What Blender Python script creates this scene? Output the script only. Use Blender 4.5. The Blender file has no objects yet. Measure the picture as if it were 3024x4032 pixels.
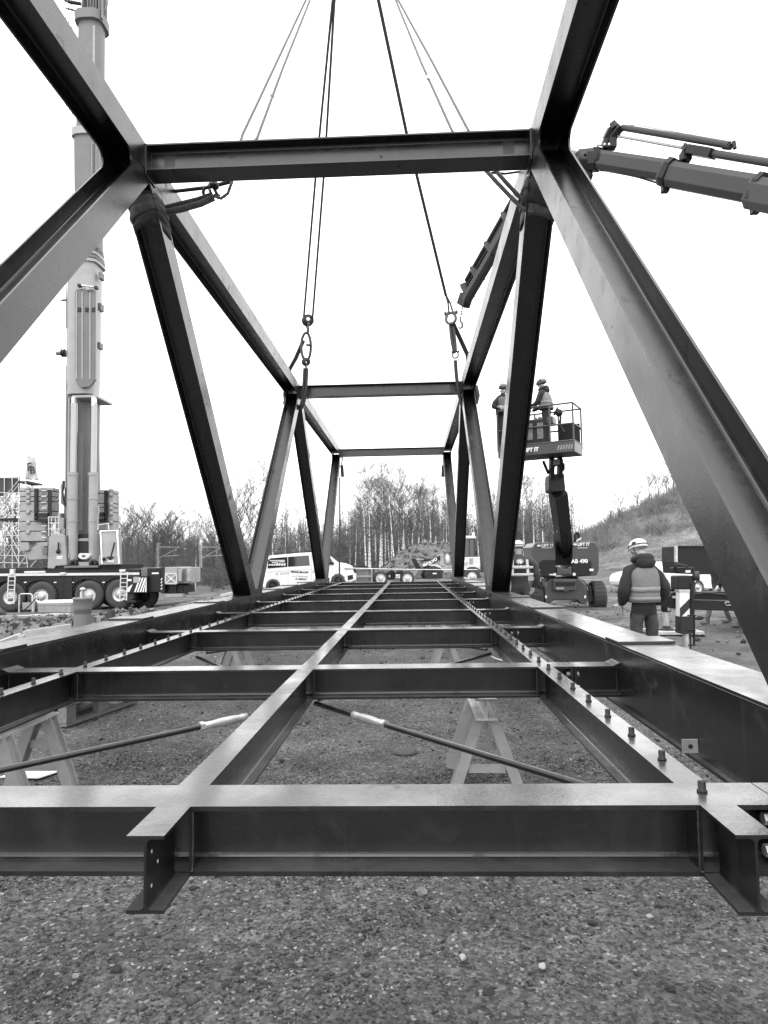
import bpy, bmesh, math, random
from math import radians, sin, cos, pi
from mathutils import Vector, Matrix, Euler, noise
random.seed(7)
scene = bpy.context.scene
COL = scene.collection

# ------------------------------------------------------------------ camera
FPX = 2719.44                       # focal length in pixels of the 3024 px wide photograph
YAW, PITCH, ROLL = 0.0382, 0.0694, -0.0166
CAM = Vector((0.72, 0.0, 1.62))
_F = Vector((-sin(YAW)*cos(PITCH), cos(YAW)*cos(PITCH), sin(PITCH)))
_R0 = Vector((cos(YAW), sin(YAW), 0)); _U0 = _R0.cross(_F)
_R = _R0*cos(ROLL) + _U0*sin(ROLL); _U = -_R0*sin(ROLL) + _U0*cos(ROLL)
cd = bpy.data.cameras.new('camera'); cam = bpy.data.objects.new('camera', cd); COL.objects.link(cam)
cam.matrix_world = Matrix(((_R.x, _U.x, -_F.x, CAM.x), (_R.y, _U.y, -_F.y, CAM.y), (_R.z, _U.z, -_F.z, CAM.z), (0, 0, 0, 1)))
cd.sensor_fit = 'HORIZONTAL'; cd.sensor_width = 36.0; cd.lens = 36.0*FPX/3024
cd.clip_start = 0.05; cd.clip_end = 1000
scene.camera = cam

# ------------------------------------------------------------------ overcast sky, soft sun, exposure
SUN_EL, SUN_AZ = radians(60), radians(190)
world = bpy.data.worlds.new('World'); scene.world = world; world.use_nodes = True
wn = world.node_tree; wn.nodes.clear()
w_out = wn.nodes.new('ShaderNodeOutputWorld'); w_bg = wn.nodes.new('ShaderNodeBackground')
w_sky = wn.nodes.new('ShaderNodeTexSky'); w_sky.sky_type = 'NISHITA'; w_sky.sun_disc = False
w_sky.sun_elevation = SUN_EL; w_sky.sun_rotation = SUN_AZ; w_sky.dust_density = 4.0; w_sky.ozone_density = 1.0
w_bw = wn.nodes.new('ShaderNodeRGBToBW')
w_mix = wn.nodes.new('ShaderNodeMix'); w_mix.data_type = 'RGBA'; w_mix.inputs['Factor'].default_value = 0.82
w_mix.inputs['B'].default_value = (10.5, 10.5, 10.5, 1)      # the closed cloud layer: an even white
wn.links.new(w_sky.outputs['Color'], w_bw.inputs['Color'])
wn.links.new(w_bw.outputs['Val'], w_mix.inputs['A'])
wn.links.new(w_mix.outputs['Result'], w_bg.inputs['Color'])
wn.links.new(w_bg.outputs['Background'], w_out.inputs['Surface'])
w_bg.inputs['Strength'].default_value = 0.145
sun_d = bpy.data.lights.new('sun', 'SUN'); sun_d.energy = 0.5; sun_d.angle = radians(60); sun_d.color = (1, 1, 1)
sun = bpy.data.objects.new('sun', sun_d); COL.objects.link(sun)
sun.rotation_euler = (radians(90)-SUN_EL, 0, pi-SUN_AZ)
vs = scene.view_settings; vs.view_transform = 'Standard'; vs.look = 'None'; vs.gamma = 1.0; vs.use_curve_mapping = False; vs.exposure = 0.85
scene.cycles.max_bounces = 6; scene.cycles.diffuse_bounces = 3; scene.cycles.glossy_bounces = 3; scene.cycles.transparent_max_bounces = 6

# ------------------------------------------------------------------ pixel helpers: a photo pixel at a real depth Y or height Z
def ray(x, y): return _F + _R*((x-1512)/FPX) + _U*((2016-y)/FPX)
def at(x, y, Y):
    d = ray(x, y); return CAM + d*(Y/d.y)
def atz(x, y, Z):
    d = ray(x, y); return CAM + d*((Z-CAM.z)/d.z)

# ------------------------------------------------------------------ materials (the photograph is black and white)
MATS = {}
def material(name, v=0.3, rough=0.6, metal=0.0, var=0.15, scale=8.0, bump=0.0, bscale=60.0, spec=0.5, detail=4.0, stretch=None, coat=0.0, bdist=0.01):
    if name in MATS: return MATS[name]
    m = bpy.data.materials.new(name); m.use_nodes = True; nt = m.node_tree
    b = nt.nodes['Principled BSDF']
    b.inputs['Roughness'].default_value = rough; b.inputs['Metallic'].default_value = metal
    b.inputs['Specular IOR Level'].default_value = spec
    if coat: b.inputs['Coat Weight'].default_value = coat; b.inputs['Coat Roughness'].default_value = 0.12
    tc = nt.nodes.new('ShaderNodeTexCoord')
    src = tc.outputs['Object']
    if stretch:
        mp = nt.nodes.new('ShaderNodeMapping'); mp.inputs['Scale'].default_value = stretch
        nt.links.new(src, mp.inputs['Vector']); src = mp.outputs['Vector']
    if var > 0:
        n = nt.nodes.new('ShaderNodeTexNoise'); n.inputs['Scale'].default_value = scale; n.inputs['Detail'].default_value = detail
        n.inputs['Roughness'].default_value = 0.65
        nt.links.new(src, n.inputs['Vector'])
        r = nt.nodes.new('ShaderNodeMapRange'); r.inputs['From Min'].default_value = 0.3; r.inputs['From Max'].default_value = 0.7
        r.inputs['To Min'].default_value = v*(1-var); r.inputs['To Max'].default_value = v*(1+var)
        nt.links.new(n.outputs['Fac'], r.inputs['Value'])
        nt.links.new(r.outputs['Result'], b.inputs['Base Color'])
        r2 = nt.nodes.new('ShaderNodeMapRange'); r2.inputs['From Min'].default_value = 0.3; r2.inputs['From Max'].default_value = 0.7
        r2.inputs['To Min'].default_value = max(0.05, rough*(1-var*0.6)); r2.inputs['To Max'].default_value = min(1, rough*(1+var*0.6))
        nt.links.new(n.outputs['Fac'], r2.inputs['Value']); nt.links.new(r2.outputs['Result'], b.inputs['Roughness'])
    else:
        b.inputs['Base Color'].default_value = (v, v, v, 1)
    if bump > 0:
        n2 = nt.nodes.new('ShaderNodeTexNoise'); n2.inputs['Scale'].default_value = bscale; n2.inputs['Detail'].default_value = 3
        nt.links.new(src, n2.inputs['Vector'])
        bp = nt.nodes.new('ShaderNodeBump'); bp.inputs['Strength'].default_value = bump; bp.inputs['Distance'].default_value = bdist
        nt.links.new(n2.outputs['Fac'], bp.inputs['Height']); nt.links.new(bp.outputs['Normal'], b.inputs['Normal'])
    MATS[name] = m
    return m

def steel_material():
    """semi-gloss micaceous paint: half mirror, half dark grey, wet and slightly orange-peeled, with streaks and scuffs"""
    m = bpy.data.materials.new('bridge_paint'); m.use_nodes = True; nt = m.node_tree; L = nt.links.new
    b = nt.nodes['Principled BSDF']; tc = nt.nodes.new('ShaderNodeTexCoord')
    geo = nt.nodes.new('ShaderNodeNewGeometry')
    def nz(scale, detail, vec, rough=0.6):
        n = nt.nodes.new('ShaderNodeTexNoise'); n.inputs['Scale'].default_value = scale; n.inputs['Detail'].default_value = detail
        n.inputs['Roughness'].default_value = rough; L(vec, n.inputs['Vector']); return n.outputs['Fac']
    def mr(s, a0, a1, b0, b1):
        r = nt.nodes.new('ShaderNodeMapRange'); r.inputs['From Min'].default_value = a0; r.inputs['From Max'].default_value = a1
        r.inputs['To Min'].default_value = b0; r.inputs['To Max'].default_value = b1; L(s, r.inputs['Value']); return r.outputs['Result']
    pos = geo.outputs['Position']
    def mth(op, p, q):
        n = nt.nodes.new('ShaderNodeMath'); n.operation = op
        for i_, v_ in enumerate((p, q)):
            if isinstance(v_, (int, float)): n.inputs[i_].default_value = v_
            else: L(v_, n.inputs[i_])
        return n.outputs[0]
    mp = nt.nodes.new('ShaderNodeMapping'); mp.inputs['Scale'].default_value = (14, 14, 0.9); L(pos, mp.inputs['Vector'])
    big = nz(2.2, 5, pos); streak = nz(1.0, 4, mp.outputs['Vector'])
    scuff = mr(nz(6.0, 4, pos, .6), .54, .74, 0, 1)              # rubbed and dusty patches
    mud = mth('MULTIPLY', mr(nz(4.1, 4, pos, .6), .63, .70, 0, 1), mr(nz(23, 3, pos, .6), .4, .6, .3, 1))               # trodden mud spots
    col = mth('ADD', mth('ADD', mr(big, .3, .7, .004, .008), mr(streak, .56, .72, 0, .012)), mth('ADD', mth('MULTIPLY', scuff, .012), mth('MULTIPLY', mud, .015)))
    # rain film lies on what faces up; sky brightness is painted into its colour
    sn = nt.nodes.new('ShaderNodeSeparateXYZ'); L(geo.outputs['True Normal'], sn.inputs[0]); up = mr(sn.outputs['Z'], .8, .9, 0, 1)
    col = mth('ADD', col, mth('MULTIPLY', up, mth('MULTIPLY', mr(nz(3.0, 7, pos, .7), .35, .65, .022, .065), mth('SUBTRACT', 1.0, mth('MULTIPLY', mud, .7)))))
    L(mth('MULTIPLY', up, mr(nz(2.6, 4, pos), .4, .6, .2, .8)), b.inputs['Coat Weight']); b.inputs['Coat IOR'].default_value = 1.45; b.inputs['Coat Roughness'].default_value = .14
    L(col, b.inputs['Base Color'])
    b.inputs['Metallic'].default_value = 0.0
    L(mth('ADD', mth('ADD', mr(big, .3, .7, .24, .34), mth('MULTIPLY', scuff, .09)), mth('MULTIPLY', mud, .3)), b.inputs['Roughness'])
    L(mth('SUBTRACT', .5, mth('MULTIPLY', mud, .3)), b.inputs['Specular IOR Level'])
    b.inputs['IOR'].default_value = 1.66
    bp = nt.nodes.new('ShaderNodeBump'); bp.inputs['Distance'].default_value = 0.003; L(mth('ADD', .22, mth('MULTIPLY', up, .5)), bp.inputs['Strength'])
    h = mth('ADD', nz(62, 3, pos), mth('MULTIPLY', nz(22, 2, pos), .4))
    L(h, bp.inputs['Height']); L(bp.outputs['Normal'], b.inputs['Normal'])
    MATS['bridge_paint'] = m; return m
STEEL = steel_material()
M = material
DARK = M('dark_paint', .014, .5, var=.3, spec=.35); BLACK = M('black_rubber', .018, .75, var=.3, bump=.3, bscale=40)
TYRE = M('tyre_rubber', .045, .85, var=.35, scale=12, bump=.4, bscale=30)
WHITE = M('white_paint', .82, .35, var=.05, coat=.3); OFFW = M('off_white_paint', .6, .5, var=.12)
CRANE = M('crane_paint', .28, .42, var=.10, scale=1.5, coat=.2); CRANE_D = M('crane_grey', .13, .5, var=.12, scale=1.2)
CWGT = M('counterweight_paint', .30, .6, var=.22, scale=2.5); CHROME = M('chrome_rod', .3, .2, 1.0, var=.1, stretch=(1, 1, .1))
GALV = M('galvanised_steel', .55, .4, .6, var=.2, scale=6); TRESTLE_L = M('trestle_rail_paint', .5, .5, var=.2, scale=9, bump=.15, bscale=80); TRESTLE = M('trestle_paint', .34, .5, var=.14, scale=7, bump=.1, bscale=120)
GLASS = M('dark_glass', .02, .06, var=.0, spec=.9); GLASSL = M('cab_glass', .25, .08, var=.2, scale=1.2, spec=.9)
LIFT = M('lift_paint', .055, .42, var=.15, scale=2, coat=.2); LIFT_D = M('lift_dark', .012, .5, var=.25, spec=.35)
ROPE_L = M('steel_rope_light', .12, .6, .2, var=.3, scale=60); ROPE_D = M('steel_rope_dark', .035, .55, .2, var=.3, scale=60)
WEB = M('sling_webbing', .10, .9, var=.4, scale=18, bump=.5, bscale=90); WEB_D = M('sling_webbing_dark', .035, .9, var=.35, scale=18, bump=.4, bscale=90)
SHACKLE = M('shackle_steel', .09, .5, .3, var=.3, scale=30)
CONC = M('concrete', .42, .9, var=.2, scale=5, bump=.3, bscale=50); WOOD = M('weathered_timber', .2, .85, var=.35, scale=5, stretch=(1, 8, 8), bump=.3, bscale=20)
WOODL = M('pale_timber', .5, .8, var=.25, scale=4, stretch=(1, 6, 6)); PIPE = M('pipe_plastic', .19, .45, var=.08)
HELM = M('helmet_white', .75, .3, var=.05); HELM_D = M('helmet_grey', .16, .35, var=.08)
JEANS = M('jeans_cloth', .045, .95, var=.45, scale=14, bump=.5, bscale=40); JACK = M('jacket_cloth', .018, .9, var=.5, scale=12, bump=.6, bscale=25)
JACKG = M('jacket_grey', .05, .9, var=.35, scale=9, bump=.5, bscale=22); VEST = M('vest_cloth', .17, .8, var=.16, scale=7, bump=.6, bscale=16)
BAND = M('reflective_band', .5, .5, var=.1); SKIN = M('skin', .38, .6, var=.1); GLOVE = M('glove_cloth', .55, .9, var=.2)
BOOT = M('boot_leather', .09, .8, var=.3, scale=15)
BLACKT = M('ink_black', .02, .6, var=0); WHITET = M('ink_white', .8, .6, var=0); GREYT = M('ink_grey', .28, .6, var=0); MIDT = M('ink_mid', .5, .6, var=0)

# ------------------------------------------------------------------ mesh builder
class MB:
    def __init__(s): s.v = []; s.f = []; s.sm = []
    def add(s, vs, fs, smooth=False):
        o = len(s.v); s.v += [Vector(p) for p in vs]
        for f in fs: s.f.append(tuple(i+o for i in f)); s.sm.append(smooth)
        return s
    def box(s, c, size, rot=None):
        x, y, z = [a/2 for a in size]; c = Vector(c)
        P = [Vector(p) for p in ((-x,-y,-z),(x,-y,-z),(x,y,-z),(-x,y,-z),(-x,-y,z),(x,-y,z),(x,y,z),(-x,y,z))]
        if rot is not None: P = [rot @ p for p in P]
        return s.add([p+c for p in P], [(0,3,2,1),(4,5,6,7),(0,1,5,4),(1,2,6,5),(2,3,7,6),(3,0,4,7)])
    def b2(s, a, b):                                     # box by two corners
        a, b = Vector(a), Vector(b); return s.box((a+b)/2, [abs(q) for q in (b-a)])
    def bar(s, p0, p1, w, h, up=(0,0,1)):                # rectangular bar from p0 to p1, h along up
        p0, p1 = Vector(p0), Vector(p1); d = (p1-p0); l = d.length; d.normalize(); up = Vector(up)
        if abs(d.dot(up)) > .98: up = Vector((0,1,0)) if abs(d.y) < .9 else Vector((1,0,0))
        x = d.cross(up).normalized(); z = x.cross(d).normalized()
        R = Matrix((x, d, z)).transposed()
        return s.box((p0+p1)/2, (w, l, h), R)
    def tube(s, pts, r, n=8, closed=False, cap=True, smooth=True, flat=1.0):
        pts = [Vector(p) for p in pts]; N = len(pts); rs = r if isinstance(r, (list, tuple)) else [r]*N
        vs = []; fs = []
        prev = None
        for i, p in enumerate(pts):
            if closed: t = pts[(i+1) % N]-pts[i-1]
            else: t = pts[min(i+1, N-1)]-pts[max(i-1, 0)]
            t.normalize()
            if prev is None:
                a = Vector((0,0,1)) if abs(t.z) < .9 else Vector((1,0,0)); u = t.cross(a).normalized()
            else:
                u = (prev - t*prev.dot(t)); u = u.normalized() if u.length > 1e-6 else t.orthogonal().normalized()
            prev = u; w = t.cross(u)
            for k in range(n):
                a = 2*pi*k/n; vs.append(p + u*(cos(a)*rs[i]) + w*(sin(a)*rs[i]*flat))
        M_ = N if closed else N-1
        for i in range(M_):
            j = (i+1) % N
            for k in range(n):
                k2 = (k+1) % n; fs.append((i*n+k, i*n+k2, j*n+k2, j*n+k))
        s.add(vs, fs, smooth)
        if cap and not closed: s.add(vs[:n], [tuple(range(n))[::-1]]); s.add(vs[-n:], [tuple(range(n))])
        return s
    def cyl(s, p0, p1, r, n=16, r1=None): return s.tube([p0, p1], [r, r if r1 is None else r1], n)
    def lathe(s, prof, c, axis=(0,0,1), n=24, smooth=True):   # prof: (radius, height along axis)
        c = Vector(c); ax = Vector(axis).normalized(); u = ax.orthogonal().normalized(); w = ax.cross(u); vs = []; fs = []
        for r, h in prof:
            for k in range(n):
                a = 2*pi*k/n; vs.append(c + ax*h + (u*cos(a)+w*sin(a))*r)
        for i in range(len(prof)-1):
            for k in range(n):
                k2 = (k+1) % n; fs.append((i*n+k, i*n+k2, (i+1)*n+k2, (i+1)*n+k))
        return s.add(vs, fs, smooth)
    def prism(s, poly, org, ux, uy, th):                 # polygon in the plane (ux,uy) at org, extruded th along ux x uy
        org, ux, uy = Vector(org), Vector(ux), Vector(uy); nz = ux.cross(uy)*th; n = len(poly)
        A = [org+ux*a+uy*b for a, b in poly]
        vs = A+[p+nz for p in A]
        fs = [tuple(range(n))[::-1], tuple(range(n, 2*n))]+[(i, (i+1) % n, n+(i+1) % n, n+i) for i in range(n)]
        return s.add(vs, fs)
    def hbeam(s, p0, p1, vax, b, h, tf, tw, r=0.0, seg=4):  # I/H section, flanges of width b spaced h along vax
        p0, p1 = Vector(p0), Vector(p1); d = (p1-p0).normalized(); v = Vector(vax); v = (v-d*v.dot(d)).normalized(); u = v.cross(d).normalized()
        q = [(-b/2, -h/2), (b/2, -h/2), (b/2, -h/2+tf)]
        def arc(cx, cy, a0, a1):
            return [(cx+r*cos(a0+(a1-a0)*i/seg), cy+r*sin(a0+(a1-a0)*i/seg)) for i in range(seg+1)]
        if r > 0:
            q += arc(tw/2+r, -h/2+tf+r, -pi/2, -pi) + arc(tw/2+r, h/2-tf-r, pi, pi/2)
        else: q += [(tw/2, -h/2+tf), (tw/2, h/2-tf)]
        q += [(b/2, h/2-tf), (b/2, h/2), (-b/2, h/2), (-b/2, h/2-tf)]
        if r > 0: q += arc(-tw/2-r, h/2-tf-r, pi/2, 0) + arc(-tw/2-r, -h/2+tf+r, 0, -pi/2)
        else: q += [(-tw/2, h/2-tf), (-tw/2, -h/2+tf)]
        q += [(-b/2, -h/2+tf)]
        n = len(q); A = [p0+u*a+v*c for a, c in q]; B = [p1+u*a+v*c for a, c in q]
        fs = [(i, (i+1) % n, n+(i+1) % n, n+i) for i in range(n)]
        s.add(A+B, fs); s.add(A, [tuple(range(n))[::-1]]); s.add(B, [tuple(range(n))])
        return s
    def sphere(s, c, r, n=10, m=6, sc=(1,1,1)):
        c = Vector(c); vs = [c+Vector((0,0,-r*sc[2]))]; fs = []
        for i in range(1, m):
            a = -pi/2+pi*i/m
            for k in range(n): vs.append(c+Vector((cos(a)*cos(2*pi*k/n)*r*sc[0], cos(a)*sin(2*pi*k/n)*r*sc[1], sin(a)*r*sc[2])))
        vs.append(c+Vector((0,0,r*sc[2])))
        for k in range(n): fs.append((0, 1+(k+1) % n, 1+k)); fs.append((len(vs)-1, 1+(m-2)*n+k, 1+(m-2)*n+(k+1) % n))
        for i in range(m-2):
            for k in range(n): fs.append((1+i*n+k, 1+i*n+(k+1) % n, 1+(i+1)*n+(k+1) % n, 1+(i+1)*n+k))
        return s.add(vs, fs, True)
    def mesh(s, name, off=(0,0,0)):
        me = bpy.data.meshes.new(name); off = Vector(off)
        me.from_pydata([tuple(p-off) for p in s.v], [], s.f)
        me.polygons.foreach_set('use_smooth', s.sm); me.update(); return me
    def build(s, name, mat, parent=None, off=None, bevel=0.0, fixn=True):
        if off is None: off = WPOS.get(parent.name, Vector()) if parent else Vector()
        me = s.mesh(name, off)
        if fixn:
            bm = bmesh.new(); bm.from_mesh(me); bmesh.ops.recalc_face_normals(bm, faces=bm.faces); bm.to_mesh(me); bm.free()
        o = bpy.data.objects.new(name, me); COL.objects.link(o); me.materials.append(mat)
        if parent: o.parent = parent; WPOS[o.name] = Vector(off)
        if bevel > 0:
            bv = o.modifiers.new('bevel', 'BEVEL'); bv.width = bevel; bv.segments = 2; bv.limit_method = 'ANGLE'; bv.angle_limit = radians(40)
        return o
WPOS = {}            # where each parent's local origin lies, so that parts may be written in world coordinates
def tag(o, label, cat=None, group=None, kind=None):
    if label: o['label'] = label
    if cat: o['category'] = cat
    if group: o['group'] = group
    if kind: o['kind'] = kind
    return o
def thing(name, label, cat, loc=(0,0,0), group=None):
    o = bpy.data.objects.new(name, None); COL.objects.link(o); o.location = loc; o.empty_display_size = .2
    WPOS[o.name] = Vector(loc); return tag(o, label, cat, group)
def local(name, label, cat, group=None):          # a thing whose parts are written in its own frame, placed afterwards
    o = thing(name, label, cat, (0,0,0), group); return o
def text(body, size, loc, rot, mat, parent, name='lettering', ext=0.002, align='CENTER', shear=0.0, bold=0.0, sx=1.0):
    cu = bpy.data.curves.new(name, 'FONT'); cu.body = body; cu.size = size; cu.extrude = ext; cu.align_x = align; cu.align_y = 'CENTER'; cu.shear = shear; cu.offset = bold
    cu.resolution_u = 2
    t = bpy.data.objects.new('tmp', cu); me = bpy.data.meshes.new_from_object(t); me.name = name
    bpy.data.objects.remove(t); bpy.data.curves.remove(cu)
    o = bpy.data.objects.new(name, me); COL.objects.link(o); me.materials.clear(); me.materials.append(mat)
    o.location = Vector(loc)-(WPOS.get(parent.name, Vector()) if parent else Vector()); o.rotation_euler = rot; o.scale = (sx, 1, 1)
    if parent: o.parent = parent
    return o
def copy_tree(o, parent=None):
    c = o.copy(); COL.objects.link(c); c.parent = parent
    for ch in list(o.children): copy_tree(ch, c)
    return c
# ------------------------------------------------------------------ terrain height (gentle, lower at the crane, rising behind)
def sstep(a, b, x):
    t = max(0.0, min(1.0, (x-a)/(b-a))); return t*t*(3-2*t)
def gz(x, y):
    z = 0.0
    z += -0.62*sstep(-6, -13, x)*sstep(20, 29, y)                    # the hard standing of the crane lies lower
    z += 0.36*sstep(24, 40, y)*(1-sstep(-8, -13, x))
    z += 0.16*noise.noise(Vector((x*.13, y*.13, 0)))*sstep(8, 16, y)
    hx = sstep(7, 35, x)*sstep(38, 66, y)*(1-.85*sstep(68, 90, y))   # the hill on the right
    z += 9.4*hx
    z += (0.35*noise.noise(Vector((x*.3, y*.3, 3))) + .15*noise.noise(Vector((x*.9, y*.9, 8))))*hx
    z += 0.03*noise.noise(Vector((x*.8, y*.8, 5)))*sstep(2, 6, abs(x))
    z += 0.05*noise.noise(Vector((x*1.1, y*.7, 9)))*sstep(9, 13, y)
    return z

# ------------------------------------------------------------------ the truss bridge segment
bridge = thing('truss_bridge', 'dark grey painted steel truss bridge segment with open deck, resting on trestles', 'bridge', (0, 12, .64))
DZ, S, D1, BW = 0.90, 2.573, 2.08, 0.196      # deck top, cross beam spacing, first beam, flange width
XI, XO = 2.08, 2.405                           # inner and outer face of the trusses
XL, XR = -1.61, 1.59                           # stringers
YT = [-3.2, 7.25, 17.69, 28.05]; YB = [2.30, 12.45, 22.85]; ZT, ZB = 6.035, 0.84
CH_T, CH_B = 1.042, 0.64
beamY = [D1+i*S for i in range(9)]
def plate_yz(mb, poly, x0, x1):
    mb.prism(poly, (x0, 0, 0), (0,1,0), (0,0,1), x1-x0)
for sx in (-1, 1):
    # bottom chord: closed box of four plates
    mb = MB(); xa, xb = sx*XI, sx*XO; y0, y1 = 1.55, 23.6
    mb.b2((xa, y0, CH_B+.016), (xa+sx*.014, y1, CH_T-.016)); mb.b2((xb, y0, CH_B+.016), (xb-sx*.014, y1, CH_T-.016))
    bc = mb.build('bottom_chord', STEEL, bridge)
    mb = MB(); mb.b2((xa-sx*.006, y0, CH_T-.016), (xb+sx*.012, y1, CH_T)); mb.build('top_plate', STEEL, bc)
    mb = MB(); mb.b2((xa-sx*.03, y0, CH_B), (xb+sx*.03, y1, CH_B+.016)); mb.build('bottom_plate', STEEL, bc)
    mb = MB(); mb.tube([(xa-sx*.002, y0+i*.09, CH_T-.0175+.0012*random.uniform(-1, 1)) for i in range(int((y1-y0)/.09))], .0055, 5); mb.build('weld_seam', STEEL, bc)
    for yp in ((4.63, 7.90, 10.12, 14.4, 16.6, 18.9) if sx > 0 else (4.64, 7.10, 9.95, 14.4, 16.6, 18.9)):
        mb = MB(); L = .30
        mb.b2((xa-sx*.016, yp, CH_T+.001), (xb+sx*.03, yp+L, CH_T+.019)); pad = mb.build('bearing_pad', STEEL, bc, bevel=.002)
        for ax in (.05, .27):
            for ay in (.06, .24):
                mb = MB(); mb.cyl((xa+sx*ax, yp+ay, CH_T+.016), (xa+sx*ax, yp+ay, CH_T+.0195), .009, 10); mb.build('pad_hole', BLACKT, pad) if False else None
    if sx > 0:
        mb = MB(); mb.b2((xa-.002, 3.44, .672), (xa-.075, 3.452, .735)); mb.build('lug_plate', TRESTLE, bc)
        mb = MB(); mb.cyl((xa-.038, 3.4385, .703), (xa-.038, 3.4395, .703), .011, 12); mb.build('lug_hole', BLACKT, bc)
    # top chord
    mb = MB(); mb.hbeam((sx*(XI+XO)/2, -3.6, ZT), (sx*(XI+XO)/2, YT[3]+.12, ZT), (1,0,0), .295, XO-XI, .019, .011, .027)
    tcd = mb.build('top_chord', STEEL, bridge)
    # diagonals
    k = 0
    def diagonal(ya, za, yb, zb, inset):
        mb = MB(); c = (XI+XO)/2*sx
        mb.hbeam((c, ya, za), (c, yb, zb), (1,0,0), .295, XO-XI-2*inset, .019, .011, .027)
        return mb.build('diagonal', STEEL, bridge)
    edges = [(0, 0), (1, 0), (1, 1), (2, 1), (2, 2), (3, 2)]
    for t, bq in edges:
        dy = YB[bq]-YT[t]; dz = ZB-ZT; l = math.hypot(dy, dz)
        # stop inside both chords
        a = .11/abs(dz)*l; ya, za = YT[t]+dy/l*a*.0, ZT+dz/l*a*.0
        e = (CH_T-.05-ZT)/dz
        inset = .0035 if (t == bq) else .006
        diagonal(YT[t]+dy*.012, ZT+dz*.012, YT[t]+dy*e, ZT+dz*e, inset)
    # gussets with rounded throats at the nodes, on both flanges
    def throat(mb, corner, d1, d2, r, x0, x1):
        c = Vector((corner[0], corner[1])); d1 = Vector(d1).normalized(); d2 = Vector(d2).normalized()
        half = math.acos(max(-1, min(1, d1.dot(d2))))/2; tl = r/math.tan(half)
        ctr = c + (d1+d2).normalized()*(r/sin(half)); p1, p2 = c+d1*tl, c+d2*tl
        a0 = math.atan2(p1.y-ctr.y, p1.x-ctr.x); a1 = math.atan2(p2.y-ctr.y, p2.x-ctr.x)
        da = (a1-a0+pi) % (2*pi)-pi
        pts = [ctr+Vector((cos(a0+da*i/8), sin(a0+da*i/8)))*r for i in range(9)]
        back = c-(d1+d2).normalized()*.03
        plate_yz(mb, [(back.x, back.y)]+[(p.x, p.y) for p in pts], x0, x1)
    def edge_pts(t, bq):
        a = Vector((YT[t], ZT)); b_ = Vector((YB[bq], ZB)); d = (b_-a).normalized(); n = Vector((-d.y, d.x)); return a, d, n
    def isect(p, d, q, e):
        den = d.x*e.y-d.y*e.x; t_ = ((q.x-p.x)*e.y-(q.y-p.y)*e.x)/den; return p+d*t_
    for t in (1, 2, 3):
        mbi = MB()
        for bq in (t-1, t):
            if bq > 2: continue
            a, d, n = edge_pts(t, bq); sgn = 1 if bq == t else -1
            if n.y < 0: n = -n
            p = isect(a+n*.1475, d, Vector((0, ZT-.1475)), Vector((1, 0)))
            for xx in (XI+.0015, XO-.0205): throat(mbi, p, d, (sgn, 0), .11, sx*xx, sx*(xx+.019))
        if t < 3:
            a, d, n = edge_pts(t, t-1); a2, d2, n2 = edge_pts(t, t)
            if n.y > 0: n = -n
            if n2.y > 0: n2 = -n2
            p = isect(a+n*.1475, d, a2+n2*.1475, d2)
            for xx in (XI+.0015, XO-.0205): throat(mbi, p, d, d2, .05, sx*xx, sx*(xx+.019))
        tag(mbi.build('node_gusset', STEEL, bridge), None, kind='stuff')
    for bq in (0, 1, 2):
        mbi = MB()
        p_ = [edge_pts(t, bq) for t in (bq, bq+1)]
        (a, d, n), (a2, d2, n2) = p_
        if n.y < 0: n = -n
        if n2.y < 0: n2 = -n2
        p = isect(a+n*.1475, d, a2+n2*.1475, d2)
        for xx in (XI+.0015, XO-.0205): throat(mbi, p, -d, -d2, .045, sx*xx, sx*(xx+.019))
        # foot plate in the plane of the chord side
        w0 = .47
        for xx in (XI-.0035, XO-.0155): plate_yz(mbi, [(YB[bq]-w0, CH_B+.03), (YB[bq]+w0, CH_B+.03), (YB[bq]+w0-.02, CH_T+.012), (YB[bq]+w0-.12, CH_T+.10), (YB[bq]-w0+.12, CH_T+.10), (YB[bq]-w0+.02, CH_T+.012)], sx*xx, sx*(xx+.019))
        tag(mbi.build('node_gusset', STEEL, bridge), None, kind='stuff')
    for t in (1, 2, 3):                                            # head plate where the strut meets the node
        mb = MB(); mb.b2((sx*(XI+.0012), YT[t]-.152, ZT-.20), (sx*(XI-.012), YT[t]+.152, ZT+.142)); mb.build('head_plate', STEEL, bridge, bevel=.003)
for t in (1, 2, 3):
    mb = MB(); zc = 6.175-.147; mb.hbeam((-XI+.013, YT[t], zc), (XI-.013, YT[t], zc), (0,0,1), .284, .293, .016, .010, .024)
    mb.build('top_strut', STEEL, bridge)
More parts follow.
